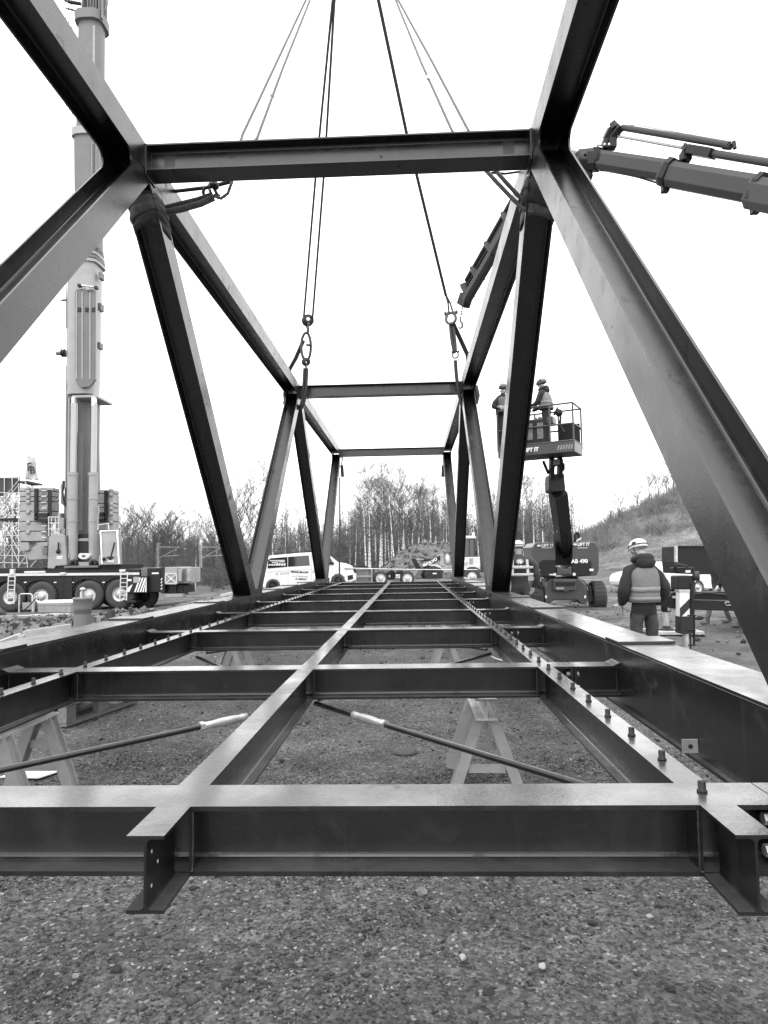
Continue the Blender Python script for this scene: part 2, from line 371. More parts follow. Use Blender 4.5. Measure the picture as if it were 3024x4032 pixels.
# cross beams with bolted end joints
def bolt_hex(mb, p, ax, r, h):
    p = Vector(p); ax = Vector(ax); mb.tube([p, p+ax*h], r, 6, smooth=False)
for i, y in enumerate(beamY):
    yc = y+BW/2; zc = DZ-.1
    mb = MB(); mb.hbeam((-1.775, yc, zc), (1.775, yc, zc), (0,0,1), BW, .2, .014, .009, .017); cb = mb.build('cross_beam', STEEL, bridge)
    for sx in (-1, 1):
        mb = MB(); mb.hbeam((sx*1.779, yc, zc), (sx*2.083, yc, zc), (0,0,1), BW, .2, .014, .009, .017)
        mb.add([(sx*2.079, yc-BW/2, DZ+.001), (sx*2.079, yc+BW/2, DZ+.001), (sx*2.079, yc+BW/2, DZ+.022), (sx*2.079, yc-BW/2, DZ+.022), (sx*2.03, yc-BW/2, DZ+.001), (sx*2.03, yc+BW/2, DZ+.001)], [(0,1,2,3),(4,5,2,3),(0,3,4),(1,5,2)])
        st = mb.build('beam_stub', STEEL, bridge)
        if i < 6:
            for xx in (1.755, 1.7795):
                mb = MB(); mb.b2((sx*xx, y+.004, DZ-.186), (sx*(xx+.018), y+BW-.004, DZ-.0145)); mb.build('end_plate', STEEL, st)
            for by in (y+.045,):
                for bz in (DZ-.055, DZ-.145):
                    mb = MB(); bolt_hex(mb, (sx*1.7975, by, bz), (sx, 0, 0), .018, .02); mb.build('bolt', GALV, st); mb = MB(); bolt_hex(mb, (sx*1.735, by, bz), (sx, 0, 0), .018, .02); mb.build('bolt', GALV, st)
    for xs in (XL, 0.0, XR):
        for q in (-1, 1):
            mb = MB(); mb.b2((xs+q*.047, y+.003, DZ-.184), (xs+q*.056, y+BW/2-.006, DZ-.0155)); mb.build('stiffener', STEEL, cb)
# stringers: one length per bay, plus the stubs at the near end
STUDL = MB(); STUDL.lathe([(0,0),(.0155,0),(.0155,.006),(.0118,.007),(.0118,.031),(.0105,.033),(0,.033)], (0,0,0), n=10)
stud_me = STUDL.mesh('stud'); stud_me.materials.append(DARK)
for xs in (XL, 0.0, XR):
    for i in range(-1, 8):
        ya = beamY[i]+BW+.0005 if i >= 0 else 1.862; yb = beamY[i+1]-.0005
        mb = MB(); mb.hbeam((xs, ya, DZ-.1001), (xs, yb, DZ-.1001), (0,0,1), .102, .2, .0095, .007, .013)
        sg = mb.build('stringer', STEEL, bridge)
        if i == -1:
            for hy, hz in ((1.90, .845), (1.945, .80), (1.90, .755)):
                mb = MB(); mb.cyl((xs+.0036, hy, hz), (xs+.0042, hy, hz), .005, 10); mb.build('bolt_hole', MIDT, sg)
        if xs != 0.0:
            for k in range(60):
                y = 2.19+k*.337
                if (ya-.2 if i >= 0 else ya) <= y < yb and y > 1.95:
                    o = bpy.data.objects.new('stud', stud_me); COL.objects.link(o); o.parent = sg
                    o.location = Vector((xs, y, DZ+.0003))-WPOS[bridge.name]
# diagonal tie rods under the deck with turnbuckles
def tie(p0, p1, tb=None):
    p0, p1 = Vector(p0), Vector(p1); mb = MB(); mb.cyl(p0, p1, .0165, 12); r = mb.build('tie_rod', STEEL, bridge)
    if tb:
        d = (p1-p0).normalized(); l = (p1-p0).length; a = p0+d*tb; b_ = a+d*.31
        mb = MB(); mb.lathe([(.019,0),(.024,.004),(.025,.045),(.022,.06),(.027,.12),(.027,.2),(.022,.25),(.022,.31),(.019,.315)], a, d, 12); t_ = mb.build('turnbuckle', GALV, r)
        mb = MB(); mb.lathe([(.017,-.03),(.029,-.03),(.029,-.002),(.017,-.002)], b_+d*.035, d, 6, False); mb.build('lock_nut', GALV, t_)
    return r
tie((.05, 4.75, .655), (1.47, 2.98, .655), .46); tie((-.03, 4.72, .655), (-1.50, 2.98, .655), .46)
tie((.05, 4.90, .655), (1.5, 7.1, .655)); tie((-.05, 4.90, .655), (-1.5, 7.1, .655))
tie((1.5, 7.45, .655), (.05, 9.7, .655)); tie((-1.5, 7.45, .655), (-.05, 9.7, .655), .5)
# ------------------------------------------------------------------ ground: one sheet out to the horizon
import numpy as np
def axis_vals(lo, hi, c, fine, coarse, n):
    out = []; x = c
    st = fine
    while x < hi: out.append(x); x += st; st = min(coarse, st*1.045)
    out.append(hi); x = c; st = fine
    neg = []
    while x > lo: x -= st; st = min(coarse, st*1.045); neg.append(max(x, lo))
    return sorted(set(neg+out))
gx = axis_vals(-160, 170, 0.6, .12, 2.4, 0); gy = axis_vals(-30, 260, 3.5, .12, 2.4, 0)
gv = [(x, y, gz(x, y)+.012*noise.noise(Vector((x*2.2, y*2.2, 0)))+.006*noise.noise(Vector((x*6, y*6, 2)))) for y in gy for x in gx]
nx = len(gx); gf = [(j*nx+i, j*nx+i+1, (j+1)*nx+i+1, (j+1)*nx+i) for j in range(len(gy)-1) for i in range(nx-1)]
gme = bpy.data.meshes.new('ground'); gme.from_pydata(gv, [], gf); gme.polygons.foreach_set('use_smooth', [True]*len(gf)); gme.update()
ground = bpy.data.objects.new('ground', gme); COL.objects.link(ground); ground['kind'] = 'structure'
def ground_material():
    m = bpy.data.materials.new('gravel_ground'); m.use_nodes = True; nt = m.node_tree; L = nt.links.new; b = nt.nodes['Principled BSDF']
    geo = nt.nodes.new('ShaderNodeNewGeometry'); pos = geo.outputs['Position']
    def nz(scale, detail, rough=.6):
        n = nt.nodes.new('ShaderNodeTexNoise'); n.inputs['Scale'].default_value = scale; n.inputs['Detail'].default_value = detail; n.inputs['Roughness'].default_value = rough
        L(pos, n.inputs['Vector']); return n.outputs['Fac']
    def mr(s, a0, a1, b0, b1):
        r = nt.nodes.new('ShaderNodeMapRange'); r.inputs['From Min'].default_value = a0; r.inputs['From Max'].default_value = a1
        r.inputs['To Min'].default_value = b0; r.inputs['To Max'].default_value = b1; L(s, r.inputs['Value']); return r.outputs['Result']
    def mth(op, a, c):
        n = nt.nodes.new('ShaderNodeMath'); n.operation = op
        for i, q in enumerate((a, c)):
            if isinstance(q, (int, float)): n.inputs[i].default_value = q
            else: L(q, n.inputs[i])
        return n.outputs[0]
    def mix(f, a, c):
        n = nt.nodes.new('ShaderNodeMix'); n.data_type = 'FLOAT'; L(f, n.inputs['Factor'])
        for k, q in (('A', a), ('B', c)):
            if isinstance(q, (int, float)): n.inputs[k].default_value = q
            else: L(q, n.inputs[k])
        return n.outputs['Result']
    vor = nt.nodes.new('ShaderNodeTexVoronoi'); vor.inputs['Scale'].default_value = 68; L(pos, vor.inputs['Vector'])
    sep0 = nt.nodes.new('ShaderNodeSeparateColor'); L(vor.outputs['Color'], sep0.inputs['Color'])
    vor2 = nt.nodes.new('ShaderNodeTexVoronoi'); vor2.inputs['Scale'].default_value = 23; L(pos, vor2.inputs['Vector'])
    sep2 = nt.nodes.new('ShaderNodeSeparateColor'); L(vor2.outputs['Color'], sep2.inputs['Color'])
    patch = mr(nz(.75, 7, .68), .36, .64, .055, .145)
    grain = mth('MULTIPLY', mth('POWER', mr(sep0.outputs['Red'], 0, 1, .45, 1.5), 1.15), mr(sep2.outputs['Green'], 0, 1, .7, 1.3))
    gravel = mth('MULTIPLY', patch, grain)
    fleck = mr(sep0.outputs['Green'], .962, .98, 0, .2)
    gravel = mth('ADD', gravel, fleck)
    mud = mr(nz(.55, 8, .75), .38, .62, .03, .165)
    mud = mth('MULTIPLY', mud, mr(nz(5, 6, .75), .33, .67, .45, 1.55))
    sp = nt.nodes.new('ShaderNodeSeparateXYZ'); L(pos, sp.inputs[0])
    far = mr(sp.outputs['Y'], 9, 14, 0, 1)
    g1 = mix(far, gravel, mud)
    grass = mth('MULTIPLY', mr(nz(.45, 8, .78), .36, .64, .05, .20), mr(nz(4, 5, .8), .33, .67, .45, 1.55))
    hill = mr(sp.outputs['Z'], 1.0, 2.2, 0, 1)
    col = mix(hill, g1, grass)
    L(col, b.inputs['Base Color'])
    b.inputs['Roughness'].default_value = .9
    puddle = mr(nz(.33, 3), .62, .66, 0, 1)                      # wet patches on the muddy yard
    L(mr(mth('MULTIPLY', puddle, far), 0, 1, .85, .45), b.inputs['Roughness'])
    h = mth('ADD', mth('MULTIPLY', vor.outputs['Distance'], -1.0), mth('MULTIPLY', nz(30, 5), .6))
    bp = nt.nodes.new('ShaderNodeBump'); bp.inputs['Strength'].default_value = .9; bp.inputs['Distance'].default_value = .012; L(h, bp.inputs['Height'])
    L(bp.outputs['Normal'], b.inputs['Normal'])
    return m
gme.materials.append(ground_material())

# loose gravel: tens of thousands of small stones, one object
ST_D = M('stone_dark', .03, .8, var=.3, scale=40); ST_M = M('stone_mid', .085, .85, var=.35, scale=30); ST_L = M('stone_light', .21, .85, var=.3, scale=30); ST_W = M('stone_white', .4, .8, var=.2, scale=20)
def gravel(name, tiers):
    rng = np.random.default_rng(3)
    base = np.array([(1,0,0),(-1,0,0),(0,1,0),(0,-1,0),(0,0,1),(0,0,-1)], float)
    tri = np.array([(0,2,4),(2,1,4),(1,3,4),(3,0,4),(2,0,5),(1,2,5),(3,1,5),(0,3,5)])
    V = []; T = []; MI = []; o = 0
    for (n, x0, x1, y0, y1, s0, s1) in tiers:
        xy = np.stack([rng.uniform(x0, x1, n), rng.uniform(y0, y1, n)], 1)
        clump = np.array([noise.noise(Vector((a*1.3, c*1.3, 4))) for a, c in xy]); keep = clump > rng.uniform(-.6, .4, n)
        xy = xy[keep]; n = len(xy)
        sz = s0*(s1/s0)**(rng.random(n)**2.2)
        j = base[None]+rng.normal(0, .28, (n, 6, 3)); j[..., 2] *= .62
        ang = rng.uniform(0, 2*np.pi, n); ca, sa = np.cos(ang), np.sin(ang)
        j *= sz[:, None, None]*np.stack([np.ones(n), rng.uniform(.55, 1, n), rng.uniform(.7, 1.1, n)], 1)[:, None]
        X = j[..., 0]*ca[:, None]-j[..., 1]*sa[:, None]; Y = j[..., 0]*sa[:, None]+j[..., 1]*ca[:, None]
        zz = np.array([gz(a, c)+.012*noise.noise(Vector((a*2.2, c*2.2, 0))) for a, c in xy])
        P = np.stack([X+xy[:, :1], Y+xy[:, 1:], j[..., 2]+zz[:, None]+sz[:, None]*.22], 2)
        V.append(P.reshape(-1, 3)); T.append((tri[None]+(np.arange(n)*6)[:, None, None]+o).reshape(-1, 3)); o += n*6
        q = rng.random(n); mi = np.where(q < .38, 0, np.where(q < .78, 1, np.where(q < .965, 2, 3))); MI.append(np.repeat(mi, 8))
    V = np.concatenate(V); T = np.concatenate(T); MI = np.concatenate(MI)
    me = bpy.data.meshes.new(name); me.vertices.add(len(V)); me.vertices.foreach_set('co', V.ravel())
    me.loops.add(len(T)*3); me.loops.foreach_set('vertex_index', T.ravel()); me.polygons.add(len(T))
    me.polygons.foreach_set('loop_start', np.arange(len(T))*3); me.polygons.foreach_set('loop_total', np.full(len(T), 3))
    for m in (ST_D, ST_M, ST_L, ST_W): me.materials.append(m)
    me.polygons.foreach_set('material_index', MI); me.update(); me.validate()
    ob = bpy.data.objects.new(name, me); COL.objects.link(ob); return ob
tag(gravel('loose_gravel', [(62000, -2.0, 3.4, 1.6, 6.0, .0035, .0115), (19000, -4.5, 5.5, 1.2, 13, .006, .018), (1500, -4, 5, 1.5, 8, .012, .03), (2400, -9, 14, 8, 26, .02, .06), (1500, -14, 18, 9, 34, .04, .14)]), 'crushed grey gravel strewn over the ground under the deck', 'gravel', kind='stuff')
# ------------------------------------------------------------------ bare winter trees
def bark(name, base, mark, sc):
    m = bpy.data.materials.new(name); m.use_nodes = True; nt = m.node_tree; L = nt.links.new; b = nt.nodes['Principled BSDF']; b.inputs['Roughness'].default_value = .9
    tc = nt.nodes.new('ShaderNodeTexCoord'); mp = nt.nodes.new('ShaderNodeMapping'); mp.inputs['Scale'].default_value = (1.2, 1.2, 4); L(tc.outputs['Object'], mp.inputs['Vector'])
    n = nt.nodes.new('ShaderNodeTexNoise'); n.inputs['Scale'].default_value = sc; n.inputs['Detail'].default_value = 4; L(mp.outputs['Vector'], n.inputs['Vector'])
    r = nt.nodes.new('ShaderNodeValToRGB'); r.color_ramp.elements[0].position = .40; r.color_ramp.elements[1].position = .52
    r.color_ramp.elements[0].color = (mark,)*3+(1,); r.color_ramp.elements[1].color = (base,)*3+(1,)
    L(n.outputs['Fac'], r.inputs['Fac']); L(r.outputs['Color'], b.inputs['Base Color']); return m
BIRCH = bark('birch_bark', .8, .16, 2.2); BARK = bark('grey_bark', .11, .05, 3); TWIG = M('bare_twigs', .11, .95, var=.2, scale=1.0); TWIG_B = M('birch_twigs', .13, .95, var=.25, scale=1.0)
def tri_twig(mb, p, d, l, w, rnd, droop=0.0):
    side = d.orthogonal().normalized(); q = Matrix.Rotation(rnd.uniform(0, 2*pi), 3, d) @ side
    m = p+d*(l*.55)+Vector((0,0,-droop*l*.12)); e = p+d*l+Vector((0,0,-droop*l*.5))
    mb.add([p-q*w, p+q*w, m+q*w*.7, m-q*w*.7, e], [(0,1,2,3), (3,2,4)])
def make_tree(seed, H, kind):
    rnd = random.Random(seed); tr = MB(); cr = MB()
    birch = kind == 'birch'
    r0 = H*(.0100 if birch else .014)*rnd.uniform(.85, 1.25)
    pts = []; N = 9; lean = Vector((rnd.uniform(-.05, .05), rnd.uniform(-.05, .05), 0)); off = Vector()
    for i in range(N+1):
        t = i/N; off += Vector((rnd.uniform(-1, 1), rnd.uniform(-1, 1), 0))*H*.006
        pts.append(Vector((0,0,t*H*(.97 if birch else .62)))+lean*t*H+off*t)
    pts[0].z = -.3
    rs = [r0*(1-.9*(i/N)**(.8 if birch else 1.1)) for i in range(N+1)]
    tr.tube(pts, rs, 6)
    nb = rnd.randint(34, 44) if birch else rnd.randint(15, 20)
    def pt(t):
        f = t*N; i = min(N-1, int(f)); return pts[i].lerp(pts[i+1], f-i)
    for k in range(nb):
        t = (.30+.69*rnd.random()**.8) if birch else (.28+.72*(k+1)/nb)
        p = pt(t); a = rnd.uniform(0, 2*pi); el = radians(rnd.uniform(38, 66)) if birch else radians(rnd.uniform(30, 72))
        d = Vector((cos(a)*cos(el), sin(a)*cos(el), sin(el)))
        l = H*((.10+.15*(1-t))*rnd.uniform(.6, 1.3) if birch else (.42*rnd.uniform(.6, 1.1)))
        rb = max(.011, r0*(1-t)*.5+.008) if birch else r0*.42*(1-.35*t)
        bp_ = [p]; dd = d.copy()
        for s_ in range(4):
            dd = (dd+Vector((rnd.uniform(-.18, .18), rnd.uniform(-.18, .18), rnd.uniform(-.05, .16)))).normalized(); bp_.append(bp_[-1]+dd*l/4)
        cr.tube(bp_, [rb, rb*.8, rb*.6, rb*.4, rb*.18], 3, cap=False)
        for q in range(7 if birch else 11):
            f = rnd.uniform(.2, 1)*4; i = min(3, int(f)); sp = bp_[i].lerp(bp_[i+1], f-i)
            a2 = rnd.uniform(0, 2*pi); e2 = rnd.uniform(-.1, .9); d2 = (dd*.8+Vector((cos(a2)*cos(e2), sin(a2)*cos(e2), sin(e2)*.8))).normalized()
            l2 = l*rnd.uniform(.3, .6); rr = max(.008, rb*.34)
            m = sp+d2*l2*.5; d3 = (d2+Vector((rnd.uniform(-.3, .3), rnd.uniform(-.3, .3), rnd.uniform(-.1, .25)))).normalized(); e = m+d3*l2*.5
            cr.tube([sp, m, e], [rr, rr*.75, rr*.3], 3, cap=False)
            for w in range(5 if birch else 8):
                ft = rnd.uniform(.15, 1); s3 = sp.lerp(m, ft*2) if ft < .5 else m.lerp(e, ft*2-1)
                a3 = rnd.uniform(0, 2*pi); d4 = (d3+(.5 if birch else .8)*Vector((cos(a3), sin(a3), rnd.uniform(-.2, .7)))).normalized()
                tri_twig(cr, s3, d4, (rnd.uniform(.25, .65) if birch else rnd.uniform(.3, .7))*H/9, .0055 if birch else .0085, rnd, .35 if birch else .05)
    return tr.mesh('trunk'), cr.mesh('crown')
def register(seed, H, kind):
    a, c = make_tree(seed, H, kind); a.materials.append(BIRCH if kind == 'birch' else BARK); c.materials.append(TWIG_B if kind == 'birch' else TWIG); return a, c, H
BIRCHES = [register(100+i, 11.0, 'birch') for i in range(6)]; BROADS = [register(200+i, 9.0, 'broad') for i in range(4)]
_tn = [0]
def tree(name, proto, x, y, H, label, group, lean=0.0, z=None, wide=1.0):
    a, c, h0 = proto; rnd = random.Random(_tn[0]); _tn[0] += 1
    r = thing(name, label, 'tree', (x, y, gz(x, y) if z is None else z), group)
    s = H/h0; r.scale = (s*wide, s*wide, s); r.rotation_euler = (rnd.uniform(-.02, .02), lean, rnd.uniform(0, 2*pi) if lean == 0 else 0)
    for nm, me in (('trunk', a), ('crown', c)):
        o = bpy.data.objects.new(nm, me); COL.objects.link(o); o.parent = r
        if lean: o.rotation_euler = (0, 0, rnd.uniform(0, 2*pi))
    return r
def px_tree(name, proto, x, ytop, Y, label, group, lean=0.0, wide=1.0):
    top = at(x, ytop, Y); base = gz(top.x, Y)
    return tree(name, proto, top.x, Y, top.z-base, label, group, lean, None, wide)
rt = random.Random(11)
# birches seen through the far end of the bridge: x of the trunk, y of the top (photo pixels), depth
for i, (x, yt, Y, ln) in enumerate([(1436, 1850, 58, -.05), (1446, 1880, 64, 0), (1452, 1835, 60, 0), (1490, 1880, 61, .02), (1496, 1815, 66, 0), (1512, 1900, 70, 0), (1535, 1850, 63, .0), (1552, 1905, 60, -.04), (1565, 1915, 66, 0), (1580, 1870, 62, .03), (1590, 1835, 68, 0), (1612, 1900, 63, .04), (1632, 1880, 59, .07), (1652, 1905, 66, 0), (1668, 1925, 62, 0), (1690, 1895, 58, .02), (1700, 1940, 66, -.05), (1718, 1925, 60, -.06), (1735, 1950, 63, .03), (1752, 1960, 61, .0), (1530, 1870, 72, 0), (1600, 1910, 74, 0), (1640, 1930, 75, 0), (1475, 1880, 74, 0), (1705, 1935, 75, 0), (1765, 1990, 70, 0)]):
    px_tree('birch_tree', BIRCHES[i % 6], x, yt, 53+(Y-58)*.75, 'thin white-barked bare birch seen through the far bridge portal', 'birches beyond the far end of the bridge', ln)
for i, (x, yt, Y) in enumerate([(1395, 1990, 62), (1375, 2010, 66), (1415, 1960, 70), (1180, 1950, 58), (1240, 1960, 64), (1300, 1995, 68), (1120, 1985, 60)]):
    px_tree('birch_tree', BIRCHES[(i+2) % 6], x, yt, Y, 'slim bare birch behind the white van, left of the portal', 'birches behind the white van')
for i, (x, yt, Y) in enumerate([(930, 1800, 52), (985, 1845, 55), (1030, 1810, 60), (880, 1900, 58), (835, 1985, 54), (770, 2010, 57), (1075, 1880, 66)]):
    px_tree('tall_tree', (BROADS+BIRCHES)[(i*3+1) % 10], x, yt, Y, 'tall bare tree rising behind the left truss diagonals', 'tall trees behind the left truss', wide=.8)
for i, (x, yt, Y) in enumerate([(548, 1905, 52), (600, 1935, 54), (668, 1950, 53), (500, 1965, 50), (735, 2010, 52), (640, 1985, 58), (460, 1980, 60)]):
    px_tree('spreading_tree', BROADS[i % 4], x, yt, Y, 'broad round-crowned bare tree behind the crane carrier nose', 'round bare trees behind the crane', wide=.95)
for i, (x, yt, Y) in enumerate([(45, 1840, 62), (130, 1860, 66), (-10, 1880, 58), (215, 1930, 70)]):
    px_tree('spreading_tree', BROADS[(i+1) % 4], x, yt, Y, 'bare tree top showing above the scaffold and counterweights', 'bare trees behind the scaffold', wide=.9)
for i, (x, yt, Y) in enumerate([(2050, 1860, 55), (2095, 1875, 58), (2130, 1900, 52), (1985, 1900, 60), (1945, 1930, 64), (2165, 2010, 58), (2195, 2050, 52), (1880, 1960, 66), (1845, 1990, 62), (2020, 1960, 70)]):
    px_tree('tall_tree', BIRCHES[(i*2+1) % 6] if i not in (3, 5) else BROADS[i % 4], x, yt, Y, 'tall bare tree between the right truss and the boom lift', 'trees behind the boom lift')
def crest(xp):
    best = None
    for k in range(60):
        Y = 44+k*.6; d = ray(xp, 2190); X = CAM.x+d.x/d.y*Y; z = gz(X, Y); e = (z-CAM.z)/Y
        if best is None or e > best[0]: best = (e, X, Y, z)
    return best
for i, (xp, H) in enumerate([(2392, 2.2), (2424, 3.2), (2500, 2.6), (2545, 3.8), (2580, 3.4), (2612, 2.8), (2640, 4.0), (2672, 4.4), (2705, 4.2)]):
    e, X, Y, z = crest(xp)
    tree('hill_tree', BROADS[i % 4], X, Y-1.5, H, ('small lone bare tree at the left end of the hill crest' if i == 1 else 'small bare tree among scrub on the hill crest'), 'small trees on the hill crest', wide=1.15)
# the wood behind, read as one mass
def wood_mass(name, n, box, hr, seed, mat, twigs=46):
    rnd = random.Random(seed); mb = MB()
    for k in range(n):
        x = rnd.uniform(box[0], box[1]); y = rnd.uniform(box[2], box[3]); H = rnd.uniform(*hr)*(.62+.75*abs(noise.noise(Vector((x*.11, 0, 1)))))*(.88 if x < -14 else 1); z = gz(x, y)-.2
        top = Vector((x+rnd.uniform(-.5, .5), y, z+H)); b0 = Vector((x, y, z)); w = rnd.uniform(.025, .055)
        mb.add([b0-Vector((w,0,0)), b0+Vector((w,0,0)), top+Vector((.008,0,0)), top-Vector((.008,0,0))], [(0,1,2,3)])
        for q in range(twigs):
            t = rnd.uniform(.08, .98)**.8; p = b0.lerp(top, t); a = rnd.uniform(0, 2*pi); el = rnd.uniform(.1, 1.15)
            l = (1.7*(1-t)+.5)*rnd.uniform(.5, 1.1); tri_twig(mb, p, Vector((cos(a)*cos(el), sin(a)*cos(el)*.6, sin(el))).normalized(), l, .013, rnd, .2)
    o = mb.build(name, mat, fixn=False); return o
tag(wood_mass('distant_wood', 2200, (-52, 18, 68, 98), (7.0, 10.5), 5, M('wood_twigs', .13, .95, var=.3, scale=.3), 68), 'dense grey bare wood closing the yard in the distance', 'wood', kind='stuff')
tag(wood_mass('undergrowth', 560, (-36, 14, 60, 72), (1.2, 3.6), 6, TWIG, 40), 'low bare undergrowth at the foot of the wood', 'undergrowth', kind='stuff')
def hill_cover(name, n, f, hr, seed, mat, tw):
    rnd = random.Random(seed); mb = MB(); k = 0
    while k < n:
        x = rnd.uniform(8, 62); y = rnd.uniform(40, 74); z = gz(x, y)
        if not f(x, y, z): continue
        k += 1; p = Vector((x, y, z-.05))
        for q in range(tw):
            a = rnd.uniform(0, 2*pi); el = rnd.uniform(.35, 1.5); tri_twig(mb, p+Vector((rnd.uniform(-.4, .4), rnd.uniform(-.4, .4), 0)), Vector((cos(a)*cos(el), sin(a)*cos(el), sin(el))), rnd.uniform(*hr), .014, rnd, .15)
    return mb.build(name, mat, fixn=False)
tag(hill_cover('hill_scrub', 1150, lambda x, y, z: y > 55+2.5*noise.noise(Vector((x*.2, 0, 0))) and z > 1.2, (.6, 1.8), 8, M('scrub_twigs', .19, .95, var=.3, scale=.4), 34), 'tangled bare scrub along the top of the hill', 'scrub', kind='stuff')
tag(hill_cover('hill_grass', 3800, lambda x, y, z: z > .8 and noise.noise(Vector((x*.5, y*.5, 7))) > -.25, (.12, .42), 9, M('dry_grass', .26, .95, var=.35, scale=.6), 9), 'dry pale grass tufts on the slope of the hill', 'grass', kind='stuff')
# ------------------------------------------------------------------ wheels
def wheel(parent, c, ax, R, w, rim=.5, n=28, hub=GALV, tread=True, nuts=0):
    """c: centre of the outer face; ax: outward axis"""
    c = Vector(c); ax = Vector(ax).normalized()
    mb = MB(); mb.lathe([(R*rim, -w*.95), (R*.93, -w), (R, -w*.86), (R, -w*.14), (R*.93, 0), (R*.8, .012), (R*rim*1.12, .01), (R*rim, -.01)], c, ax, n)
    if tread:
        u = ax.orthogonal().normalized(); v = ax.cross(u)
        for k in range(n):
            a = 2*pi*k/n; d = u*cos(a)+v*sin(a); t = ax.cross(d)
            for s_, (a0, a1) in enumerate(((-.14, -.52), (-.48, -.86))):
                mb.bar(c+d*R+ax*w*a0+t*R*.03*(1-2*s_), c+d*R+ax*w*a1-t*R*.03*(1-2*s_), R*.09, R*.05, d)
    t_ = mb.build('wheel', TYRE, parent)
    mb = MB(); mb.lathe([(R*rim, -.01), (R*rim*.95, -.03), (R*rim*.86, -.07), (R*rim*.62, -.055), (R*rim*.45, -.045), (R*rim*.42, .02), (R*rim*.3, .035), (0, .035)], c, ax, n)
    mb.build('rim', hub, t_)
    if nuts:
        u = ax.orthogonal().normalized(); v = ax.cross(u); mb = MB()
        for k in range(nuts):
            a = 2*pi*k/nuts; p = c+(u*cos(a)+v*sin(a))*R*rim*.54-ax*.05; mb.cyl(p, p+ax*.035, R*.028, 6)
        tag(mb.build('wheel_nuts', DARK, t_), None, kind='stuff')
    return t_
def ladder(parent, a, b, w, n, side, mat=OFFW, r=.022):
    a, b = Vector(a), Vector(b); s_ = Vector(side).normalized()*w/2; mb = MB()
    mb.bar(a-s_, b-s_, .04, .05); mb.bar(a+s_, b+s_, .04, .05); l = mb.build('ladder', mat, parent)
    tag(l, None)
    for i in range(n):
        p = a.lerp(b, (i+.6)/n); q = MB(); q.cyl(p-s_, p+s_, r, 6); q.build('rung', mat, l)
    return l
# ------------------------------------------------------------------ the telescopic mobile crane on the left
CY = 34.0
def cp(x, y, Y=CY, k=.4822, ox=0, oy=1750): return at(ox+x*k, oy+y*k, Y)
crane = thing('mobile_crane', 'large telescopic mobile crane with stacked counterweights and upright boom', 'mobile crane', at(350, 2398, CY+1.3))
def cbox(name, x0, y0, x1, y1, Ya, Yb, mat, parent=None, bevel=.02, k=.4822, ox=0, oy=1750):
    """front face spans the photo rectangle at depth Ya, runs back to Yb"""
    a, b = cp(x0, y0, Ya, k, ox, oy), cp(x1, y1, Ya, k, ox, oy); mb = MB()
    mb.b2((a.x, Ya, a.z), (b.x, Yb, b.z)); return mb.build(name, mat, parent or crane, bevel=bevel)
def cprism(name, poly, Ya, Yb, mat, parent=None, bevel=.02, k=.4822, ox=0, oy=1750):
    P = [cp(x, y, Ya, k, ox, oy) for x, y in poly]; n = len(P); mb = MB()
    A = [Vector((p.x, Ya, p.z)) for p in P]; B = [Vector((p.x, Yb, p.z)) for p in P]
    mb.add(A+B, [tuple(range(n)), tuple(range(n, 2*n))[::-1]]+[(i, (i+1) % n, n+(i+1) % n, n+i) for i in range(n)])
    return mb.build(name, mat, parent or crane, bevel=bevel)
chassis = cprism('carrier_frame', [(-120, 1025), (1140, 1018), (1140, 1085), (1050, 1100), (1040, 1290), (870, 1290), (830, 1190), (760, 1110), (680, 1110), (600, 1200), (590, 1270), (460, 1270), (440, 1200), (370, 1125), (290, 1125), (215, 1210), (150, 1130), (30, 1130), (-120, 1180)], 33.55, 36.4, LIFT_D)
a, b = cp(-120, 1066, 33.5), cp(1138, 1055, 33.5)
mb = MB(); mb.bar(a, b, .06, .12); mb.build('side_strip', OFFW, chassis)
cbox('deck_panel', -120, 1012, 360, 1046, 33.6, 36.2, LIFT_D, chassis); cbox('deck_panel', 195, 1036, 365, 1050, 33.45, 33.6, OFFW, chassis)
for x, y in ((-165, 1250), (82, 1245), (335, 1240), (722, 1232), (975, 1222)):
    p = cp(x, y, 33.3); p.y = 33.3; wheel(crane, p, (0,-1,0), .71, .42, .5, 30, GALV, True, 10)
    wheel(crane, p+Vector((0, 3.0, 0)), (0,1,0), .71, .42, .5, 20, GALV, False)
p = cp(1165, 1232, 34.4); wheel(crane, (p.x, 34.4, p.z), (0,-1,0), .69, .42, .5, 30, DARK)
ladder(crane, cp(98, 1060, 33.2), cp(86, 1302, 33.15), .33, 7, (1,0,0)); ladder(crane, cp(1015, 1040, 33.2), cp(1006, 1280, 33.15), .33, 7, (1,0,0))
# nose of the carrier with the striped outrigger box
ob = cbox('outrigger_box', 1035, 1078, 1200, 1212, 33.2, 36.6, LIFT_D)
for i in range(5):
    P = [(1095+i*22, 1205), (1107+i*22, 1205), (1150+i*22, 1088), (1138+i*22, 1088)]; P = [(min(1196, x), y) for x, y in P]
    cprism('hazard_stripe', P, 33.185, 33.198, WHITET, ob, 0)
cprism('hazard_stripe', [(1036, 1205), (1055, 1205), (1083, 1140), (1036, 1175)], 33.185, 33.198, WHITET, ob, 0); cbox('hazard_stripe', 1088, 1082, 1135, 1130, 33.183, 33.198, CWGT, ob, 0)
cbox('lamp', 1040, 1100, 1072, 1116, 33.18, 33.2, WHITET, ob, 0)
cbox('nose_box', 1202, 1010, 1310, 1205, 33.5, 36.3, LIFT_D); cbox('nose_box', 1150, 1008, 1235, 1075, 33.6, 36, CRANE_D); cbox('nose_lamp', 1240, 1046, 1295, 1058, 33.48, 33.5, WHITET, None, 0)
